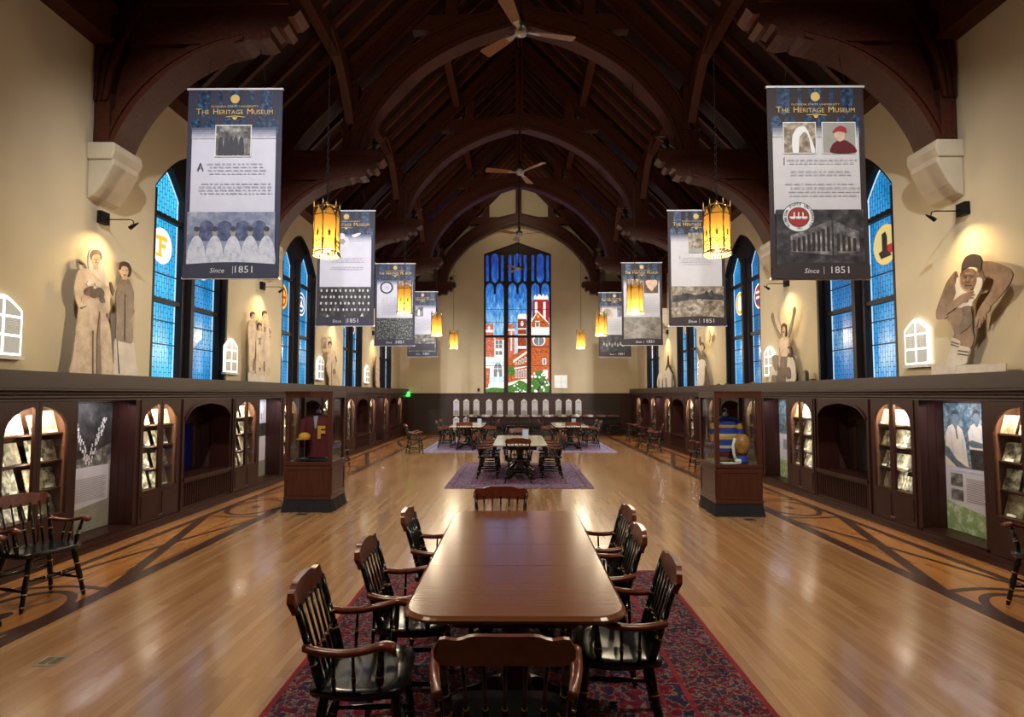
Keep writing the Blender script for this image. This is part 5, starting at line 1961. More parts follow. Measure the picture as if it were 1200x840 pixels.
B[(1, 0)] = dict(art=[('photo_border', 'paper', [R(.155, .187, .495, .352), R(.555, .187, .905, .352)]), ('chief_photo', 'ph_sepia', [R(.162, .191, .488, .348)]), ('coach_photo', 'beige_p', [R(.562, .191, .898, .348)]),
                      ('headdress', 'paper', [[(.25, .345), (.25, .26), (.31, .215), (.39, .215), (.46, .30), (.48, .345), (.44, .345), (.42, .27), (.36, .25), (.32, .27), (.31, .345)]]),
                      ('face', 'ph_sepia', [ellipse((.375, .275), .04, .036, 12)]), ('jacket', 'maroon', [[(.64, .348), (.66, .305), (.72, .285), (.80, .285), (.88, .315), (.898, .348)]]), ('coach_face', 'skin_l', [ellipse((.735, .255), .055, .036, 12)]),
                      ('red_cap', 'red_p', [[(.66, .245), (.69, .222), (.745, .208), (.80, .22), (.805, .245), (.73, .238)]]),
                      ('text_lines', 'ink', tl(.16, .92, .385, 2) + tl(.2, .88, .445, 2) + tl(.16, .94, .51, 4, .02)), ('text_bar', 'inkd', [R(.155, .37, .16, .41)]),
                      ('lower_photo', 'ph_dark', [R(.055, .645, .95, .935)]), ('building', 'ph_grey', [[(.2, .86), (.2, .78), (.62, .70), (.62, .88)], [(.64, .88), (.64, .70), (.9, .76), (.9, .86)]]),
                      ('arcade', 'brownd', [R(.22 + .05 * i, .80 - .009 * i, .25 + .05 * i, .86) for i in range(8)] + [R(.67 + .055 * i, .77 + .008 * i, .70 + .055 * i, .86) for i in range(4)]),
                      ('seal_rim', 'inkd', [ellipse((.285, .685), .165, .0765, 36)]), ('seal_ring', 'paper', [ellipse((.285, .685), .158, .073, 36)]), ('seal_line', 'inkd', [ellipse((.285, .685), .112, .052, 30)]), ('seal_disc', 'red_p', [ellipse((.285, .685), .106, .049, 30)]),
                      ('torches', 'paper', [R(.285 + q - .006, .660, .285 + q + .006, .69) for q in (-.045, 0, .045)] + [[(.285 + q - .035, .682), (.285 + q + .035, .682), (.285 + q + .02, .694), (.285 + q - .02, .694)] for q in (-.06, 0, .06)])],
                 ring_text=(.285, .685, .158))
f2, b2, d2 = heads(4, .06, .94, .68, .90, .022, RR, False)
B[(-1, 1)] = dict(art=[('emblem', 'silver', [ellipse((.43, .27), .13, .055, 9), ellipse((.43, .22), .05, .025, 8), ellipse((.43, .32), .10, .028, 8)]), ('emblem_lines', 'ink', [ellipse((.43, .27), .06, .026, 6)]), ('bird', 'paper', [[(.60, .215), (.72, .195), (.76, .20), (.70, .225), (.64, .235)]]),
                       ('text_lines', 'ink', tl(.24, .82, .415, 3) + tl(.22, .86, .495, 2)), ('lower_photo', 'ph_dark', [R(.05, .665, .95, .935)]), ('faces', 'lav', f2 + [[(u - .03, v + .05), (u, v + .02), (u + .03, v + .05)] for u, v in [(.2, .88), (.35, .9), (.5, .89), (.66, .9), (.8, .87)]])])
B[(1, 1)] = dict(art=[('small_photo', 'ph_sepia', [R(.36, .195, .86, .37)]), ('photo_border', 'beige_p', [R(.36, .33, .86, .37)]), ('text_lines', 'ink', tl(.22, .80, .415, 4, .018)), ('text_bar', 'inkd', [R(.2, .395, .206, .425)]),
                      ('lower_photo', 'ph_sepia', [R(.04, .66, .96, .935)]), ('skyline', 'ph_dark', [[(.05, .74), (.2, .735), (.3, .715), (.45, .735), (.62, .72), (.66, .69), (.70, .72), (.75, .69), (.79, .72), (.95, .735), (.95, .78), (.5, .77), (.05, .80)]])])
B[(-1, 2)] = dict(art=[('seal_rim', 'navy', [ellipse((.29, .295), .165, .075, 26)]), ('seal_disc', 'lav', [ellipse((.29, .295), .125, .057, 24)]), ('seal_mark', 'pale_blue', [ellipse((.29, .30), .05, .02, 8)]), ('text_lines', 'ink', tl(.14, .90, .42, 12, .018, .0016)),
                       ('lower_photo', 'ph_crowd', [R(.05, .665, .95, .935)])])
B[(1, 2)] = dict(art=[('small_photo', 'ph_sepia', [R(.13, .20, .42, .37)]), ('map_photo', 'brown_p', [R(.55, .20, .90, .37)]), ('map_shape', 'skin_l', [[(.6, .22), (.85, .21), (.88, .26), (.8, .31), (.74, .35), (.68, .32), (.62, .28)]]), ('text_lines', 'ink', tl(.5, .92, .42, 10, .02, .0016)),
                      ('lower_photo', 'ph_aer', [R(.045, .66, .955, .935)]), ('roads', 'beige_p', [[(.05, .90), (.06, .89), (.75, .72), (.76, .725)], [(.1, .70), (.11, .695), (.9, .86), (.9, .87)]])])
B[(-1, 3)] = dict(art=[('small_photo', 'ph_grey', [R(.20, .235, .52, .38)]), ('small_figures', 'paper', [[(.33, .37), (.34, .29), (.38, .27), (.41, .29), (.42, .37)]]), ('text_lines', 'ink', tl(.14, .90, .43, 9, .02, .0016)), ('lower_photo', 'ph_grey', [R(.05, .66, .95, .935)]), ('group', 'inkd', [R(.08, .80, .92, .91)])])
B[(1, 3)] = dict(art=[('portrait_photo', 'skin_l', [R(.10, .24, .44, .38)]), ('portrait', 'beige_p', [ellipse((.27, .31), .12, .06, 14)]), ('second_photo', 'ph_grey', [R(.58, .22, .90, .38)]), ('text_lines', 'ink', tl(.14, .90, .43, 9, .02, .0016)), ('lower_photo', 'ph_dark', [R(.05, .66, .95, .935)]), ('group', 'beige_p', [ellipse((.16 + .085 * i, .80 + .02 * (i % 2)), .03, .03, 8) for i in range(9)])])
LBL = {(-1, 0): 'tall banner dated 1851 with a photo of seated women, nearest on the left', (1, 0): 'tall banner dated 1851 with two portraits and a round seal, nearest on the right',
       (-1, 1): 'second left banner, partly behind a lantern, with a team photo at its foot', (1, 1): 'second right banner, sepia campus skyline photo at its foot',
       (-1, 2): 'third left banner with a ring-shaped seal and crowd photo', (1, 2): 'third right banner with a map and a brown aerial photo',
       (-1, 3): 'fourth and farthest left banner, half hidden behind the third', (1, 3): 'fourth and farthest right banner, half hidden behind the third'}
BX = {(-1, 0): (-4.07, -2.90, 3.16, 5.52), (1, 0): (3.07, 4.25, 3.14, 5.52), (-1, 1): (-4.00, -2.85, 3.11, 5.43), (1, 1): (3.01, 4.14, 3.10, 5.42),
      (-1, 2): (-3.94, -2.83, 3.09, 5.38), (1, 2): (2.89, 4.01, 3.10, 5.39), (-1, 3): (-3.88, -2.82, 3.08, 5.39), (1, 3): (2.88, 4.02, 3.07, 5.35)}
for key, (xl, xr, z0, z1) in BX.items():
    banner(key[0], key[1], xl, xr, z0, z1, LBL[key], B[key])

# ================================================================== LANTERNS
def mica():
    m, n, l, b = new_mat('mica')
    out = n['Material Output']
    tr = n.new('ShaderNodeBsdfTranslucent')
    tr.inputs[0].default_value = (.24, .112, .018, 1)
    em = n.new('ShaderNodeEmission')
    em.inputs[0].default_value = (1, .50, .10, 1)
    em.inputs[1].default_value = MICA_E
    ad = n.new('ShaderNodeAddShader')
    l.new(tr.outputs[0], ad.inputs[0])
    l.new(em.outputs[0], ad.inputs[1])
    l.new(ad.outputs[0], out.inputs[0])
    return m


MICA_E = .06
LAMP_W = 122
M['mica'] = mica()
M['bulb'] = emitter('frosted_bulb', (1, .72, .36), 30)

LAN = thing('hanging_lantern', 'x', 'lantern')
RAD = .155
hexp = lambda r, z: [(r * math.cos(PI / 3 * k), r * math.sin(PI / 3 * k), z) for k in range(6)]
mb = MB()
for k in range(6):
    a = PI / 3 * k
    x, y = RAD * math.cos(a), RAD * math.sin(a)
    mb.tube([(x, y, .0), (x, y, .60)], .009, 6)
    mb.lathe([(.012, .60), (.016, .615), (.008, .63), (.012, .645), (.003, .69)], (x, y, 0), 6)
    x2, y2 = RAD * math.cos(a + PI / 3), RAD * math.sin(a + PI / 3)
    for z, th in ((.05, .010), (.085, .006), (.50, .006)):
        mb.tube([(x, y, z), (x2, y2, z)], th, 5)
    p0, p1 = Vector((x, y, 0)), Vector((x2, y2, 0))
    arch = smooth_line([(0, .48), (.18, .535), (.5, .59), (.82, .535), (1, .48)], 3)
    mb.tube([p0.lerp(p1, u) + Vector((0, 0, z)) for u, z in arch], .008, 5)
    mb.tube([(x, y, .60), (0, 0, .66)], .005, 5)
mb.lathe([(.02, .64), (.03, .66), (.012, .69)], (0, 0, 0), 8)
for k in range(6):
    a = PI / 3 * k
    p0, p1 = Vector((RAD * math.cos(a), RAD * math.sin(a), 0)), Vector((RAD * math.cos(a + PI / 3), RAD * math.sin(a + PI / 3), 0))
    nrm = ((p0 + p1) / 2).normalized()
    for j in range(5):
        u = (j + .5) / 5
        c = p0.lerp(p1, u) + nrm * .004
        mb.tube([c + Vector((0, 0, .02)) + nrm * .012, c + Vector((0, 0, .055)) + nrm * .006], [.010, .007], 5)
        mb.ball(c + Vector((0, 0, .008)) + nrm * .012, .013, 0, 6)
    for row in range(2):
        for j in range(3):
            c = p0.lerp(p1, (j + .5) / 3) + Vector((0, 0, .12 + .055 * row)) + nrm * .003
            tdir = (p1 - p0).normalized()
            mb.tube([c + (tdir * math.cos(q * PI / 4) + Vector((0, 0, 1)) * math.sin(q * PI / 4)) * .020 for q in range(9)], .0045, 4)
    c = p0.lerp(p1, .5) + nrm * .003
    mb.slab([c + (p1 - p0) * u + Vector((0, 0, z)) for u, z in [(-.10, .235), (.10, .235), (.07, .26), (.12, .28), (0, .315), (-.12, .28), (-.07, .26)]], nrm, 0, .004)
mb.build('frame', 'brass', LAN)
for k in range(6):
    a = PI / 3 * k
    p0, p1 = Vector((RAD * .97 * math.cos(a), RAD * .97 * math.sin(a), 0)), Vector((RAD * .97 * math.cos(a + PI / 3), RAD * .97 * math.sin(a + PI / 3), 0))
    nrm = ((p0 + p1) / 2).normalized()
    mb = MB()
    L_ = lambda u, z: p0.lerp(p1, u) + Vector((0, 0, z))
    mb.add([L_(.03, .055), L_(.97, .055), L_(.97, .48), L_(.82, .53), L_(.5, .582), L_(.18, .53), L_(.03, .48)], [range(7)])
    mb.build('mica_panel', 'mica', LAN)
mb = MB()
zc_ = .69
k = 0
while zc_ < 3.2:
    for q in range(1):
        pts = [(.014 * math.sin(a) * (1 if k % 2 else 0), .014 * math.sin(a) * (0 if k % 2 else 1), zc_ + .028 + .03 * math.cos(a)) for a in [i * PI / 4 for i in range(9)]]
        if zc_ < 1.6:
            mb.tube(pts, .004, 4)
    zc_ += .046
    k += 1
mb.tube([(0, 0, 1.6), (0, 0, 5.05)], .006, 5)
mb.build('chain', 'iron', LAN)
index_kids(LAN)


LANPOS = {0: (-2.33, 2.435, 3.43), 1: (-2.245, 2.35, 3.35), 2: (-2.23, 2.32, 3.36), 3: (-2.25, 2.26, 3.36), -1: (-2.3, 2.38, 3.42), -2: (-2.3, 2.38, 3.42)}
firstL = True
for k in (0, 1, 2, 3):
    for e in (0, 1):
        x, z, y = LANPOS[k][e], LANPOS[k][2], (TR[k + 1] - .0 if k >= 0 else (2.65 if k == -1 else -2.1))
        if firstL:
            o, firstL = LAN, False
        else:
            o = copy_tree(LAN)
        o.location = (x, y, z)
        o.rotation_euler = (0, 0, .52 + .13 * k + .2 * e)
        nm = {0: 'nearest to the camera in view', 1: 'second', 2: 'third', 3: 'farthest', -1: 'above the camera', -2: 'behind the camera'}[k]
        tag(o, 'lit amber gothic lantern on a long chain, %s, %s row' % (nm, 'left' if e == 0 else 'right'), 'lantern', 'hanging gothic lanterns')
        L = bpy.data.lights.new('lantern_bulb', 'POINT')
        L.energy = LAMP_W
        L.color = (1, .83, .57)
        L.shadow_soft_size = .035
        lo = bpy.data.objects.new('lantern_bulb', L)
        COL.objects.link(lo)
        lo.location = (x, y, z - .03)

# ================================================================== CEILING FANS
FAN = thing('ceiling_fan', 'x', 'ceiling fan')
mb = MB()
mb.tube([(0, 0, .06), (0, 0, 3.02)], .014, 8)
mb.lathe([(.03, .10), (.035, .2), (.014, .24)], (0, 0, 0), 12)
mb.build('downrod', 'iron', FAN)
mb = MB()
mb.lathe([(.03, .10), (.085, .09), (.10, .05), (.10, .01), (.075, -.02), (.07, -.035), (0, -.04)], (0, 0, 0), 20)
mb.build('motor_housing', 'steel', FAN)
for k in range(3):
    Rm = Matrix.Rotation(k * 2 * PI / 3, 3, 'Z') @ Matrix.Rotation(.20, 3, 'X')
    mb = MB(lambda p, Rm=Rm: Rm @ p)
    ol = [(.17, -.05), (.30, -.062), (.68, -.085), (.70, -.06), (.70, .06), (.68, .085), (.30, .062), (.17, .05)]
    mb.prism(ol, .004, .014, 'z', 0)
    mb.prism([(.08, -.02), (.24, -.035), (.24, .035), (.08, .02)], -.002, .006, 'z', 1)
    mb.build('blade', ['fan', 'steel'], FAN)
index_kids(FAN)
FANS = [(.05, 7.4, 6.25, 14, 'large ceiling fan with three tan blades, nearest, near the top of the photo'), (.06, 12.15, 6.21, 72, 'second ceiling fan from the camera, three tan blades, under the third arch'),
        (.06, 16.9, 6.19, 340, 'third ceiling fan, seen against the far cream gable'), (.06, 21.65, 6.20, 0, 'farthest ceiling fan, seen against the blue top of the far window')]
for i, (x, y, z, a, lab) in enumerate(FANS):
    o = FAN if i == 0 else copy_tree(FAN)
    o.location, o.rotation_euler = (x, y, z), (0, 0, math.radians(a))
    tag(o, lab, 'ceiling fan', 'ceiling fans hanging from the arches')

# ================================================================== PHOTO CUT-OUTS ON THE LEDGE


def cutout(name, label, s, zm, layers, depth=.0, X=None):
    "printed figure cut from board, standing on the ledge near the wall"
    xp = X if X is not None else XC + s * (W - .12)
    tr = lambda pts: [at(*zm(p), X=xp) for p in pts]
    allp = [q for nm, mt, polys in layers for pl in polys for q in tr(pl)]
    cy = sum(p.y for p in allp) / len(allp)
    zmin = min(p.z for p in allp)
    dz = LEDGE - zmin
    mb, ms = MB(), []
    for k, (nm, mt, polys) in enumerate(layers):
        if mt not in ms:
            ms.append(mt)
        for j, pl in enumerate(polys):
            if len(pl) > 5 and nm not in ('rear_hand', 'chest_hand', 'sock_stripes', 'white_block', 'plinth', 'pole'):
                pl = closed_curve(pl)
            pts = [p + Vector((0, 0, dz)) - Vector((xp, cy, LEDGE)) for p in tr(pl)]
            mb.slab(pts, (-s, 0, 0), .0, .012 + .0015 * k + .0001 * j, ms.index(mt))
    o = mb.build(name, ms)
    o.location = (xp, cy, LEDGE)
    return tag(o, label, 'photo cutout')


Z1 = zoomer(70, 280, 170, 450, 494)
cutout('photo_cutout', 'life-size cutout of a bride in a pale gown holding a bouquet, on the left ledge', -1, Z1, [
    ('gown', 'cream_p', [[(165, 160), (200, 175), (235, 170), (262, 200), (285, 240), (300, 265), (306, 300), (292, 320), (285, 345), (288, 380), (272, 440), (268, 420), (285, 500), (297, 640), (303, 772), (185, 770), (55, 768), (66, 700), (75, 640), (84, 560), (98, 450), (104, 385), (86, 335), (80, 270), (92, 205), (112, 165)],
                         [(112, 165), (104, 135), (125, 140), (133, 165)]]),
    ('veil', 'white_p', [[(162, 75), (180, 48), (212, 44), (240, 66), (248, 110), (252, 180), (280, 260), (250, 250), (165, 165)]]),
    ('skin', 'skin_l', [ellipse((203, 108), 24, 34, 14), [(190, 135), (215, 135), (216, 165), (190, 165)], [(120, 325), (150, 300), (175, 320), (150, 345), (118, 350)]]),
    ('hair', 'taupe_p', [[(176, 110), (168, 80), (182, 55), (208, 50), (232, 64), (238, 95), (230, 112), (226, 84), (204, 76), (184, 86)]]),
    ('features', 'brown_p', [ellipse((194, 104), 4, 2.4, 8), ellipse((212, 104), 4, 2.4, 8), ellipse((203, 126), 7, 2.5, 8), [(202, 106), (206, 118), (200, 118)]]),
    ('bouquet', 'brown_p', [[(132, 290), (150, 270), (180, 262), (205, 268), (235, 275), (250, 300), (245, 330), (215, 325), (190, 330), (165, 318), (140, 312)], [(225, 320), (250, 330), (255, 355), (238, 360), (225, 345)], [(280, 240), (290, 238), (310, 290), (300, 318), (290, 300)], [(265, 420), (278, 425), (276, 446), (264, 440)], [(110, 120), (130, 130), (128, 138), (112, 128)]]),
    ('flowers', 'white_p', [ellipse((175, 235), 22, 16, 10), ellipse((215, 250), 20, 16, 10), ellipse((160, 250), 14, 10, 10), ellipse((195, 270), 10, 8, 8)]),
    ('folds', 'taupe_p', [[(208, 560), (222, 420), (226, 420), (224, 560), (232, 770), (206, 770)], [(183, 770), (184, 520), (187, 520), (188, 770)], [(110, 385), (150, 375), (120, 392)]])])
cutout('photo_cutout', 'cutout of a smiling woman in a taupe coat and pale skirt, beside the bride', -1, Z1, [
    ('skirt', 'white_p', [[(322, 555), (420, 572), (436, 680), (446, 778), (308, 772), (312, 680)]]),
    ('coat', 'taupe_p', [[(352, 215), (378, 205), (400, 220), (415, 260), (425, 300), (422, 380), (428, 400), (415, 440), (418, 578), (370, 578), (322, 556), (324, 440), (322, 300), (334, 260)]]),
    ('skin', 'skin_l', [ellipse((368, 168), 25, 38, 14), [(358, 195), (385, 195), (385, 215), (356, 215)]]),
    ('hair', 'hair', [[(342, 150), (346, 120), (368, 110), (395, 122), (410, 155), (405, 190), (393, 200), (397, 165), (380, 140), (355, 138), (346, 160)]]),
    ('features', 'brown_p', [ellipse((360, 162), 4, 3, 8), ellipse((380, 162), 4, 3, 8), ellipse((369, 188), 9, 3, 8)]),
    ('seams', 'hair', [[(370, 300), (373, 300), (372, 570), (369, 570)], [(325, 560), (340, 760), (336, 760)]])], X=XC - (W - .075))
Z2 = zoomer(1080, 290, 1200, 450, 630)
cutout('photo_cutout', 'large cutout of a crouching athlete in striped socks on a white block, right ledge', 1, Z2, [
    ('white_block', 'white_p', [[(66, 742), (112, 738), (525, 727), (526, 782), (70, 794)]]),
    ('rear_limbs', 'skin_d', [[(345, 185), (380, 102), (430, 100), (500, 118), (553, 148), (569, 182), (548, 238), (495, 310), (432, 372), (392, 350), (430, 285), (452, 218), (425, 190), (400, 205), (378, 262), (350, 300)],
                              [(216, 158), (228, 205), (218, 290), (205, 345), (265, 300), (330, 285), (345, 305), (300, 345), (235, 385), (150, 450), (100, 452), (96, 400), (120, 330), (158, 230), (190, 185)],
                              [(162, 400), (228, 372), (312, 366), (318, 415), (326, 520), (333, 560), (304, 640), (238, 630), (234, 590), (190, 585), (208, 545), (196, 500)]]),
    ('rear_hand', 'skin_d', [[(390, 345), (434, 370), (424, 405), (404, 420), (402, 455), (396, 458), (392, 432), (384, 476), (376, 480), (380, 440), (366, 504), (356, 508), (364, 445), (345, 504), (334, 506), (348, 440), (354, 400)]]),
    ('socks', 'white_p', [[(192, 568), (246, 590), (236, 650), (220, 700), (218, 775), (180, 786), (130, 780), (126, 760), (160, 720), (180, 650)], [(236, 618), (306, 632), (292, 690), (280, 728), (216, 735), (222, 690)]]),
    ('sock_stripes', 'brown_p', [[(192, 588), (243, 603), (241, 611), (190, 597)], [(190, 604), (240, 620), (238, 628), (187, 612)], [(233, 642), (301, 652), (299, 661), (231, 651)], [(231, 662), (297, 672), (295, 680), (229, 671)]]),
    ('vest', 'white_p', [[(230, 196), (250, 262), (290, 285), (330, 275), (352, 190), (376, 178), (386, 205), (380, 255), (352, 312), (322, 352), (312, 376), (232, 382), (205, 345), (222, 290), (216, 240)]]),
    ('shade_tones', 'brown_p', [[(262, 380), (312, 372), (318, 420), (322, 470), (300, 505), (250, 540), (244, 500), (262, 440)], [(216, 162), (226, 205), (218, 240), (212, 200)], [(352, 185), (385, 205), (400, 200), (380, 150), (362, 150)], [(320, 395), (326, 520), (333, 560), (318, 520)]]),
    ('face', 'skin_d', [ellipse((300, 208), 50, 68, 18), ellipse((256, 185), 9, 20, 10), ellipse((357, 178), 10, 20, 10)]),
    ('hair', 'hair', [[(256, 168), (260, 118), (284, 70), (325, 52), (364, 66), (382, 106), (376, 150), (364, 168), (354, 140), (312, 132), (272, 144), (262, 172)]]),
    ('chest_hand', 'skin_d', [[(200, 345), (262, 300), (308, 284), (335, 282), (332, 290), (310, 298), (340, 298), (338, 307), (312, 314), (334, 318), (328, 326), (300, 330), (296, 350), (262, 352), (215, 390), (165, 425), (170, 395)]]),
    ('features', 'hair', [[(268, 186), (292, 190), (292, 194), (268, 190)], [(310, 186), (336, 182), (336, 186), (310, 190)], ellipse((281, 196), 7, 3, 8), ellipse((323, 194), 7, 3, 8), [(290, 222), (308, 222), (306, 228), (292, 228)], [(278, 243), (322, 242), (318, 249), (284, 250)]]),
    ('highlights', 'skin_m', [[(297, 192), (303, 192), (306, 218), (294, 218)], ellipse((300, 172), 20, 6, 10), ellipse((277, 215), 8, 6, 8), ellipse((328, 213), 8, 6, 8)])])
Z3 = zoomer(255, 330, 345, 455, 605)
cutout('photo_cutout', 'cutout of three women in long pale dresses on the left ledge, past the first window', -1, Z3, [
    ('plinth', 'white_p', [[(236, 706), (410, 728), (388, 790), (236, 782)]]),
    ('dresses', 'cream_p', [[(240, 312), (255, 295), (288, 300), (300, 380), (296, 430), (286, 600), (292, 715), (248, 710), (244, 570), (238, 430)], [(346, 302), (390, 298), (412, 370), (414, 430), (402, 560), (408, 720), (350, 718)], [(302, 388), (350, 388), (356, 470), (354, 600), (352, 720), (298, 716), (300, 560)]]),
    ('skin', 'skin_l', [ellipse((272, 262), 15, 24, 12), ellipse((366, 258), 16, 26, 12), ellipse((328, 350), 13, 20, 12)]),
    ('hair', 'hair', [[(256, 270), (256, 240), (270, 230), (286, 236), (288, 252), (272, 245), (264, 258)], [(350, 262), (350, 232), (366, 220), (380, 232), (382, 250), (366, 240), (358, 250)], [(310, 356), (312, 326), (326, 314), (340, 326), (344, 350), (338, 340), (322, 334)]]),
    ('sashes', 'taupe_p', [[(314, 436), (340, 436), (332, 460), (336, 492), (324, 480), (316, 490), (322, 460)], [(360, 350), (372, 350), (370, 390), (362, 390)], [(396, 360), (414, 390), (408, 410)], [(402, 424), (412, 420), (410, 440)]]),
    ('folds', 'taupe_p', [[(276, 600), (284, 600), (286, 690), (274, 690)], [(358, 620), (366, 620), (368, 700), (358, 700)], [(320, 670), (334, 672), (328, 700)]])])
Z4 = zoomer(885, 340, 965, 455, 584)
cutout('photo_cutout', 'cutout of a cheering person with both arms raised among seated people, right ledge', 1, Z4, [
    ('arms', 'taupe_p', [[(142, 210), (152, 200), (162, 240), (172, 285), (200, 350), (232, 400), (222, 432), (205, 415), (180, 350), (152, 285), (140, 240)], [(330, 165), (340, 150), (350, 170), (346, 205), (335, 250), (312, 350), (292, 415), (278, 385), (298, 330), (320, 240), (326, 200)]]),
    ('crouching_figure', 'taupe_p', [[(150, 570), (185, 562), (215, 600), (222, 660), (200, 700), (170, 690), (155, 640)], [(150, 735), (168, 728), (188, 740), (190, 792), (150, 792)]]),
    ('white_shirt', 'white_p', [[(130, 690), (150, 640), (172, 690), (190, 735), (150, 735), (140, 792), (120, 792)], [(276, 592), (300, 575), (322, 585), (346, 640), (352, 700), (346, 792), (262, 790), (270, 680)]]),
    ('trousers', 'brown_p', [[(200, 572), (240, 562), (280, 575), (276, 680), (266, 795), (196, 795), (198, 700)], [(276, 672), (296, 664), (312, 690), (314, 760), (280, 765), (272, 720)]]),
    ('vest', 'cream_p', [[(222, 425), (238, 412), (270, 412), (288, 418), (292, 480), (282, 572), (226, 566), (218, 500)]]),
    ('skin', 'skin_l', [ellipse((252, 350), 17, 34, 14), [(242, 378), (264, 378), (266, 414), (240, 414)], ellipse((292, 528), 15, 24, 12), [(214, 500), (228, 560), (220, 670), (206, 640)]]),
    ('hair', 'hair', [[(232, 390), (230, 320), (242, 296), (256, 290), (270, 305), (274, 350), (272, 400), (264, 400), (268, 340), (254, 312), (240, 335), (240, 390)], [(284, 500), (298, 486), (316, 500), (322, 545), (316, 580), (304, 580), (306, 540), (300, 512)]]),
    ('open_mouth', 'brown_p', [ellipse((252, 366), 6, 8, 8), ellipse((245, 345), 3, 2, 6), ellipse((259, 345), 3, 2, 6)])])
Z5 = zoomer(360, 370, 470, 460, 1027)
cutout('photo_cutout', 'cutout of a figure holding an arm curved overhead, third bay of the left ledge', -1, Z5, [
    ('body', 'cream_p', [[(222, 420), (250, 400), (300, 380), (305, 440), (325, 470), (322, 520), (300, 570), (310, 600), (340, 660), (345, 770), (240, 765), (238, 700), (205, 560), (222, 480)]]),
    ('raised_arm', 'cream_p', [[(205, 330), (208, 260), (235, 228), (262, 250), (270, 320), (256, 318), (252, 270), (236, 254), (222, 275), (220, 330), (232, 400), (262, 420), (240, 435), (216, 400)]]),
    ('head', 'skin_l', [ellipse((244, 322), 18, 34, 12)]),
    ('hair', 'hair', [[(226, 320), (230, 285), (244, 276), (258, 292), (260, 320), (246, 300)]]),
    ('lace', 'taupe_p', [ellipse((290, 610), 14, 34, 10), [(262, 500), (268, 500), (262, 760), (256, 760)], [(300, 450), (308, 440), (322, 500), (310, 510)]])])
cutout('photo_cutout', 'slim pale cutout of a standing figure in the last bay of the left ledge', -1, Z5, [
    ('body', 'cream_p', [[(745, 520), (752, 480), (765, 470), (778, 490), (784, 560), (782, 640), (790, 790), (742, 750), (738, 620)]]), ('head', 'skin_l', [ellipse((762, 462), 9, 22, 10)]), ('staff', 'brown_p', [[(735, 560), (750, 450), (756, 450), (742, 570), (746, 745), (738, 745)]])])
Z6 = zoomer(745, 370, 855, 460, 1027)
cutout('photo_cutout', 'cutout of a leaping player reaching for a ball, third bay of the right ledge', 1, Z6, [
    ('arm', 'brown_p', [[(668, 350), (676, 344), (690, 370), (706, 400), (720, 420), (735, 440), (752, 490), (700, 500), (686, 440), (672, 400)], [(700, 235), (712, 230), (718, 290), (706, 330), (696, 290)]]),
    ('shorts_and_socks', 'white_p', [[(690, 510), (720, 480), (752, 490), (766, 560), (758, 640), (742, 770), (672, 772), (688, 660)]]),
    ('legs', 'brown_p', [[(762, 550), (778, 600), (800, 700), (806, 770), (758, 772), (760, 680)]]),
    ('head', 'skin_l', [ellipse((734, 352), 16, 36, 12)]), ('hair', 'hair', [[(714, 330), (718, 300), (736, 295), (752, 320), (762, 350), (750, 372), (748, 340), (732, 318)]])])
t = None
pb = at(*Z6((797, 222)), X=XC + (W - .12))
mb = MB()
ctr = at(*Z6((797, 222)), X=XC + (W - .12))
mb.prism([(ctr.y + a, ctr.z + b) for a, b in ellipse((0, 0), .16, .18, 20)], ctr.x - .01, ctr.x + .01, 'x')
mb.tube([(ctr.x, ctr.y, ctr.z), (XC + W, ctr.y, ctr.z)], .012, 6)
tag(mb.build('cutout_ball', 'skin_l', origin=tuple(ctr)), 'round cutout ball fixed to the wall above the leaping player', 'ball')
cutout('photo_cutout', 'cutout of a group beneath a tall forked pole, last bay of the right ledge', 1, Z6, [
    ('group', 'white_p', [[(244, 690), (262, 640), (300, 650), (330, 600), (350, 588), (380, 620), (400, 660), (412, 800), (246, 800)]]),
    ('pole', 'hair', [[(352, 470), (360, 450), (368, 540), (410, 640), (404, 650), (358, 570), (334, 622), (326, 610), (346, 550)]]),
    ('shadows', 'taupe_p', [[(252, 720), (262, 700), (264, 800), (252, 800)], [(290, 720), (300, 700), (304, 800), (290, 800)], [(330, 700), (342, 690), (346, 800), (330, 800)], [(396, 660), (412, 680), (412, 800), (394, 800)]])])

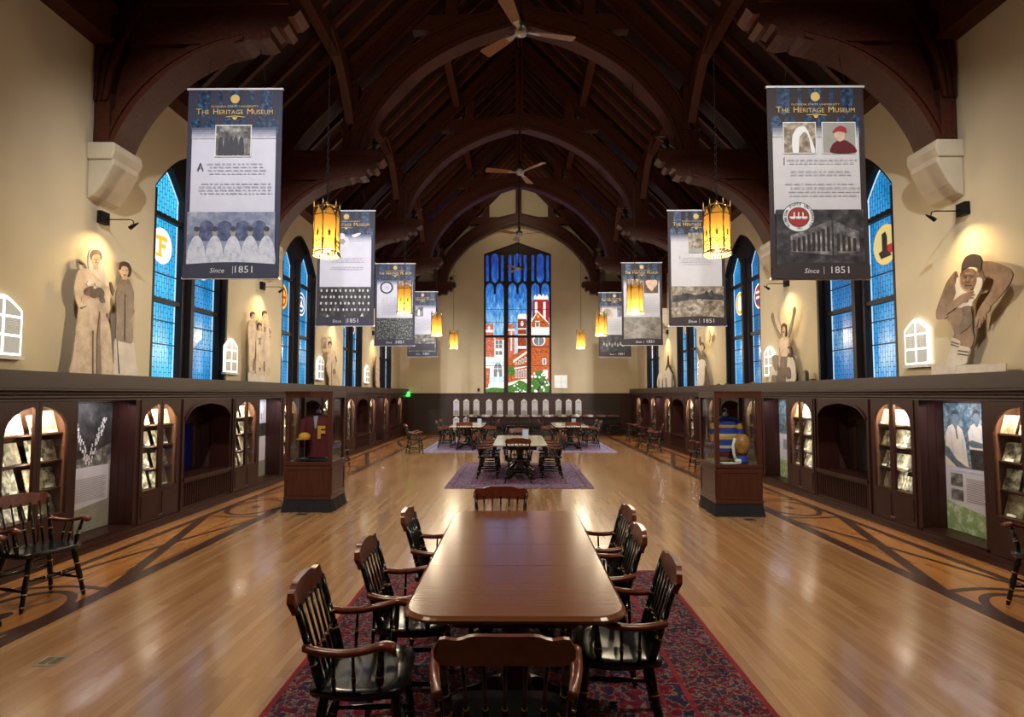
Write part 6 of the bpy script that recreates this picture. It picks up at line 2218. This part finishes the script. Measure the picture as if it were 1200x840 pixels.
# ================================================================== BACK-LIT PLAQUES SHAPED LIKE SMALL WINDOWS
PLQ = {(-1, 0): 6.00, (-1, 1): 10.87, (-1, 2): 15.85, (-1, 3): 20.8, (1, 0): 8.06, (1, 1): 12.78, (1, 2): 17.6}
for (s, k), yc in PLQ.items():
    t = thing('lit_plaque', 'white back-lit plaque like a small arched window, %s along the %s wall' % (ORD[k], SN[s]), 'plaque', (XC + s * W, yc, 2.10), -s * PI / 2, 'back-lit window plaques')
    hw, zs, za = .235, .50, .64
    top = lambda u, q=hw: zs + (za - zs) * (1 - (abs(u) / q) ** 1.4) * (1 if True else 0)
    us = [-hw + 2 * hw * i / 16 for i in range(17)]
    mb = MB()
    mb.prism([(-hw, .04), (hw, .04)] + [(u, top(u)) for u in us[::-1]], -.05, -.012)
    mb.build('lit_frame', 'plq_w', t)
    for e in (-1, 1):
        mb = MB()
        for z0, z1 in ((.065, .23), (.255, .42)):
            mb.prism([(e * .018, z0), (e * (hw - .025), z0), (e * (hw - .025), z1), (e * .018, z1)], -.054, -.05)
        q = [e * (.018 + (hw - .043) * i / 8) for i in range(9)]
        mb.prism([(e * .018, .445), (e * (hw - .025), .445)] + [(u, top(u) - .035) for u in q[::-1]], -.054, -.05)
        mb.build('grey_panes', 'plq_g', t)
        mb = MB()
        random.seed(k * 7 + int(s) + 3)
        for i in range(8):
            c = e * (hw / 2)
            hl = random.uniform(.035, .065)
            mb.prism([(c - hl, .275 + i * .017), (c + hl, .275 + i * .017), (c + hl, .281 + i * .017), (c - hl, .281 + i * .017)], -.0555, -.054)
        mb.build('names', 'white', t)
    mb = MB()
    mb.box(-hw - .02, hw + .03, -.07, 0, -.0, .04)
    mb.build('sill', 'white', t)

# ================================================================== PICTURE SPOTLIGHTS, FLOODLIGHTS, SIGNS, SMALL THINGS
SPOT_W = 40
AIM = {(-1, 0): (7.28, 3.1), (1, 0): (7.02, 3.1), (-1, 1): (12.0, 3.1), (1, 1): (11.75, 3.1), (-1, 2): (16.95, 3.1), (1, 2): (16.75, 3.1), (-1, 3): (21.7, 3.1), (1, 3): (21.5, 3.1)}
for s in SIDES:
    for k in range(4):
        y = TR[k + 1] + (.02 if s < 0 else -.25)
        t = thing('picture_spotlight', 'small black spotlight on a thin arm from the %s wall, %s from the camera' % (SN[s], ORD[k]), 'spotlight', (XC + s * W, y, 3.92), -s * PI / 2, 'picture spotlights on the side walls')
        mb = MB()
        mb.box(-.075, .075, -.06, 0, -.075, .075)
        mb.build('junction_box', 'iron', t)
        mb = MB()
        mb.tube([(0, -.06, -.02), (0, -.36, -.02), (0, -.40, -.035), (0, -.41, -.09)], .007, 6)
        mb.build('arm', 'iron', t)
        mb = MB()
        mb.tube([(0, -.36, -.13), (0, -.40, -.10), (0, -.44, -.08), (0, -.47, -.06)], [.026, .022, .014, .006], 10)
        mb.build('lamp_head', 'iron', t)
        ay, az = AIM[(s, k)]
        L = bpy.data.lights.new('picture_spot', 'SPOT')
        L.energy = SPOT_W
        L.color = (1, .70, .32)
        L.spot_size = math.radians(112)
        L.spot_blend = 1
        L.shadow_soft_size = .012
        lo = bpy.data.objects.new('picture_spot', L)
        COL.objects.link(lo)
        p = Vector((XC + s * (W - .345), y, 3.775))
        lo.location = p
        d = Vector((XC + s * W, ay, az)) - p
        lo.rotation_euler = d.to_track_quat('-Z', 'Y').to_euler()

FLOOD_W = 1150


def add_flood(s, y):
    L = bpy.data.lights.new('beam_flood', 'SPOT')
    L.energy = FLOOD_W
    L.color = (1, .975, .96)
    L.spot_size = math.radians(58)
    L.spot_blend = 1
    L.shadow_soft_size = .06
    lo = bpy.data.objects.new('beam_flood', L)
    COL.objects.link(lo)
    p = Vector((XC + s * 2.45, y + .30, 6.55))
    lo.location = p
    d = Vector((XC + s * 3.4, y + 4.75, 3.9)) - p
    lo.rotation_euler = d.to_track_quat('-Z', 'Y').to_euler()


for s in SIDES:
    add_flood(s, TR[0])  # unseen pair without fixtures, added to light the nearest banners
for s in SIDES:
    for yy in TR[:4]:
        L = bpy.data.lights.new('truss_fill', 'SPOT')  # extra light added at the beams to lift arches and rafters
        L.energy = 75
        L.color = (1, .80, .60)
        L.spot_size = math.radians(95)
        L.spot_blend = 1
        L.shadow_soft_size = .08
        lo = bpy.data.objects.new('truss_fill', L)
        COL.objects.link(lo)
        lo.location = (XC + s * 2.5, yy + .28, 6.72)
        lo.rotation_euler = (Vector((XC + s * 1.2, yy + 4.75, 8.9)) - lo.location).to_track_quat('-Z', 'Y').to_euler()
for s in SIDES:
    for yy, pw in ((TR[0], 560), (TR[2], 230), (TR[3], 260), (TR[4], 230)):
        L = bpy.data.lights.new('floor_fill', 'SPOT')  # extra light added at the beams to brighten floor and tables
        L.energy = pw
        L.color = (1, .84, .62)
        L.spot_size = math.radians(92)
        L.spot_blend = .9
        L.shadow_soft_size = .06
        lo = bpy.data.objects.new('floor_fill', L)
        COL.objects.link(lo)
        lo.location = (XC + s * 2.6, yy + .28, 6.5)
        lo.rotation_euler = (Vector((XC + s * 2.3, yy + 1.9, 0)) - lo.location).to_track_quat('-Z', 'Y').to_euler()
L = bpy.data.lights.new('gable_fill', 'SPOT')  # added light without a fixture, brightens the far gable
L.energy = 140
L.color = (1, .82, .55)
L.spot_size = math.radians(80)
L.spot_blend = 1
lo = bpy.data.objects.new('gable_fill', L)
COL.objects.link(lo)
lo.location = (XC, 22.4, 9.56)
lo.rotation_euler = (Vector((XC, 26.8, 10.2)) - lo.location).to_track_quat('-Z', 'Y').to_euler()
for k in range(5):
    for s in SIDES:
        y = TR[k + 1]
        t = thing('beam_floodlight', 'small black floodlight in a thin wire yoke on the %s hammer beam, truss %s' % (SN[s], ORD[k]), 'floodlight', (XC + s * 2.98, y - .02, 6.60), 0, 'floodlights on the hammer beams')
        mb = MB()
        mb.box(-.05, .05, -.05, .05, 0, .02)
        mb.tube([(0, 0, .02), (0, 0, .16)], .012, 6)
        mb.build('foot', 'iron', t)
        mb = MB()
        mb.tube([(-s * .0, -.04, .16), (-s * .28, -.06, .30), (s * .25, -.06, .30)], .005, 5)
        mb.tube([(-s * .28, -.06, .30), (s * .10, -.05, .08), (s * .14, -.05, .0), (s * .02, -.05, -.0)], .005, 5)
        mb.build('wire_yoke', 'steel', t)
        mb = MB()
        mb.tube([(-s * .02, -.03, .22), (-s * .10, -.03, .13)], [.05, .062], 12)
        mb.build('lamp_head', 'iron', t)
        if k < 3:
            add_flood(s, y)


# exit sign on the left cabinets' far end
t = thing('exit_sign', 'small green lit EXIT sign above the far left corner', 'sign', (-4.80, 26.55, 1.66))
mb = MB()
mb.box(-.15, .17, -.03, .03, 0, .20)
mb.build('housing', 'exit', t)
mb = MB()
put_text(mb, 'EXIT', .17, lambda x, y: Vector((.01 + x, -.034, .045 + y)), 0, 'c', 0, .24)
mb.build('lettering', 'exit_d', t)
mb = MB()
mb.box(-.01, .03, -.01, .01, .20, .26)
mb.build('bracket', 'iron', t)
# wall plate right of the far window, and the little red box left of it
t = thing('notice_board', 'white back-lit notice panel on the far wall right of the stained glass', 'plaque', (1.90, FARY, 2.0))
mb = MB()
mb.box(-.30, .30, -.05, 0, 0, .60)
mb.build('frame', 'white', t)
mb = MB()
for i in range(2):
    for j in range(2):
        mb.box(-.27 + .28 * i, -.01 + .28 * i, -.055, -.05, .03 + .28 * j, .29 + .28 * j)
mb.build('panes', 'plq_pale', t)
mb = MB()
mb.box(-.05, .05, -.05, 0, 0, .13)
mb.box(-.03, .03, -.06, -.05, .03, .1)
tag(mb.build('alarm_box', 'maroon', origin=None), 'small dark red alarm box on the far wall left of the stained glass', 'alarm')
bpy.data.objects['alarm_box'].location = (-1.68, FARY, 1.88)
mb = MB()
mb.box(-.05, .05, -.03, 0, 0, .1)
mb.box(-.03, .03, -.034, -.03, .03, .08)
tag(mb.build('thermostat', 'stone'), 'small pale thermostat low on the far wall, well left of the stained glass', 'thermostat')
bpy.data.objects['thermostat'].location = (-4.15, FARY, 1.98)
# brass floor outlets
for x, y, rz, lab in ((-3.06, 4.12, .0, 'square steel outlet plate set in the floor near the left edge of the photo'), (-3.15, 9.05, 0, 'steel outlet plate in the floor before the left display case'), (3.25, 8.72, 0, 'steel outlet plate in the floor before the right display case')):
    t = thing('floor_outlet', lab, 'outlet', (x, y, 0), rz)
    mb = MB()
    mb.prism(rrect(-.075, .075, -.075, .075, .012, 3), .0004, .004, 'z')
    mb.build('plate', 'steel', t)
    for e in (-1, 1):
        mb = MB()
        mb.prism(rrect(e * .033 - .024, e * .033 + .024, -.05, .05, .008, 3), .004, .0055, 'z')
        mb.build('lid', 'brass', t)
# black power lead from the left display case
mb = MB()
pl = smooth_line([(-3.565, 9.62), (-3.66, 9.50), (-3.72, 9.38), (-3.66, 9.28), (-3.58, 9.25)], 6)
mb.tube([(x, y, .0085) for x, y in pl], .006, 6)
tag(mb.build('power_lead', 'blackcl'), 'black power lead looping over the floor beside the left display case', 'cable')
# things on tables and ledge
for x, y, lab in ((.20, 14.85, 'small pale blue card stand on the far end of the middle table'), (-1.30, 21.3, 'small pale blue card standing for a reflection on the far left table'), (1.95, 21.3, 'small pale blue card standing for a reflection on the far right table')):
    mb = MB()
    mb.prism([(-.07, 0), (.07, 0), (.07, .16), (-.07, .16)], -.004, .004)
    mb.prism([(-.03, 0), (.04, 0), (.0, .12)], 0, .09, 'x') if False else mb.box(-.05, .05, 0, .06, 0, .006)
    o = mb.build('card_and_glint', 'pale_blue')  # on the two far tables this stands in for a blue reflection
    o.location = (x, y, .7505)
    tag(o, lab, 'card stand')
mb = MB()
mb.prism([(-.06, 0), (.06, 0), (.06, .14), (.04, .18), (0, .2), (-.04, .18), (-.06, .14)], -.03, .03)
o = mb.build('ledge_speaker', 'taupe_p')
o.location, o.rotation_euler = (XC + W - .15, 10.95, LEDGE), (0, 0, PI / 2)
tag(o, 'small brown arched object on the right ledge beside the first window', 'speaker')
for s, ys in ((1, (10.58, 13.25, 14.9, 15.55)), (-1, (14.6,))):
    for j, y in enumerate(ys):
        mb = MB()
        mb.lathe([(.05, 0), (.06, .012), (.045, .03), (.02, .04)], (0, 0, 0), 14)
        o = mb.build('ledge_uplight', 'brass' if s > 0 else 'iron')
        o.location = (XC + s * (W - .2), y, LEDGE)
        tag(o, 'little round light fitting on the %s ledge at a window foot, %s one' % (SN[s], ORD[j]), 'light fitting', 'ledge light fittings')

# ================================================================== LIGHT, WORLD, VIEW
w = bpy.data.worlds.new('world')
S.world = w
w.use_nodes = True
w.node_tree.nodes['Background'].inputs[0].default_value = (.02, .02, .025, 1)
w.node_tree.nodes['Background'].inputs[1].default_value = .3
S.view_settings.view_transform = 'Standard'
S.view_settings.look = 'None'
S.view_settings.exposure = 0.0
S.view_settings.gamma = 1
S.view_settings.use_curve_mapping = False
S.cycles.use_denoising = True
S.cycles.max_bounces = 8
S.cycles.diffuse_bounces = 4
S.cycles.glossy_bounces = 4
S.cycles.transparent_max_bounces = 16
S.cycles.sample_clamp_indirect = 5
S.cycles.caustics_reflective = False
S.cycles.caustics_refractive = False
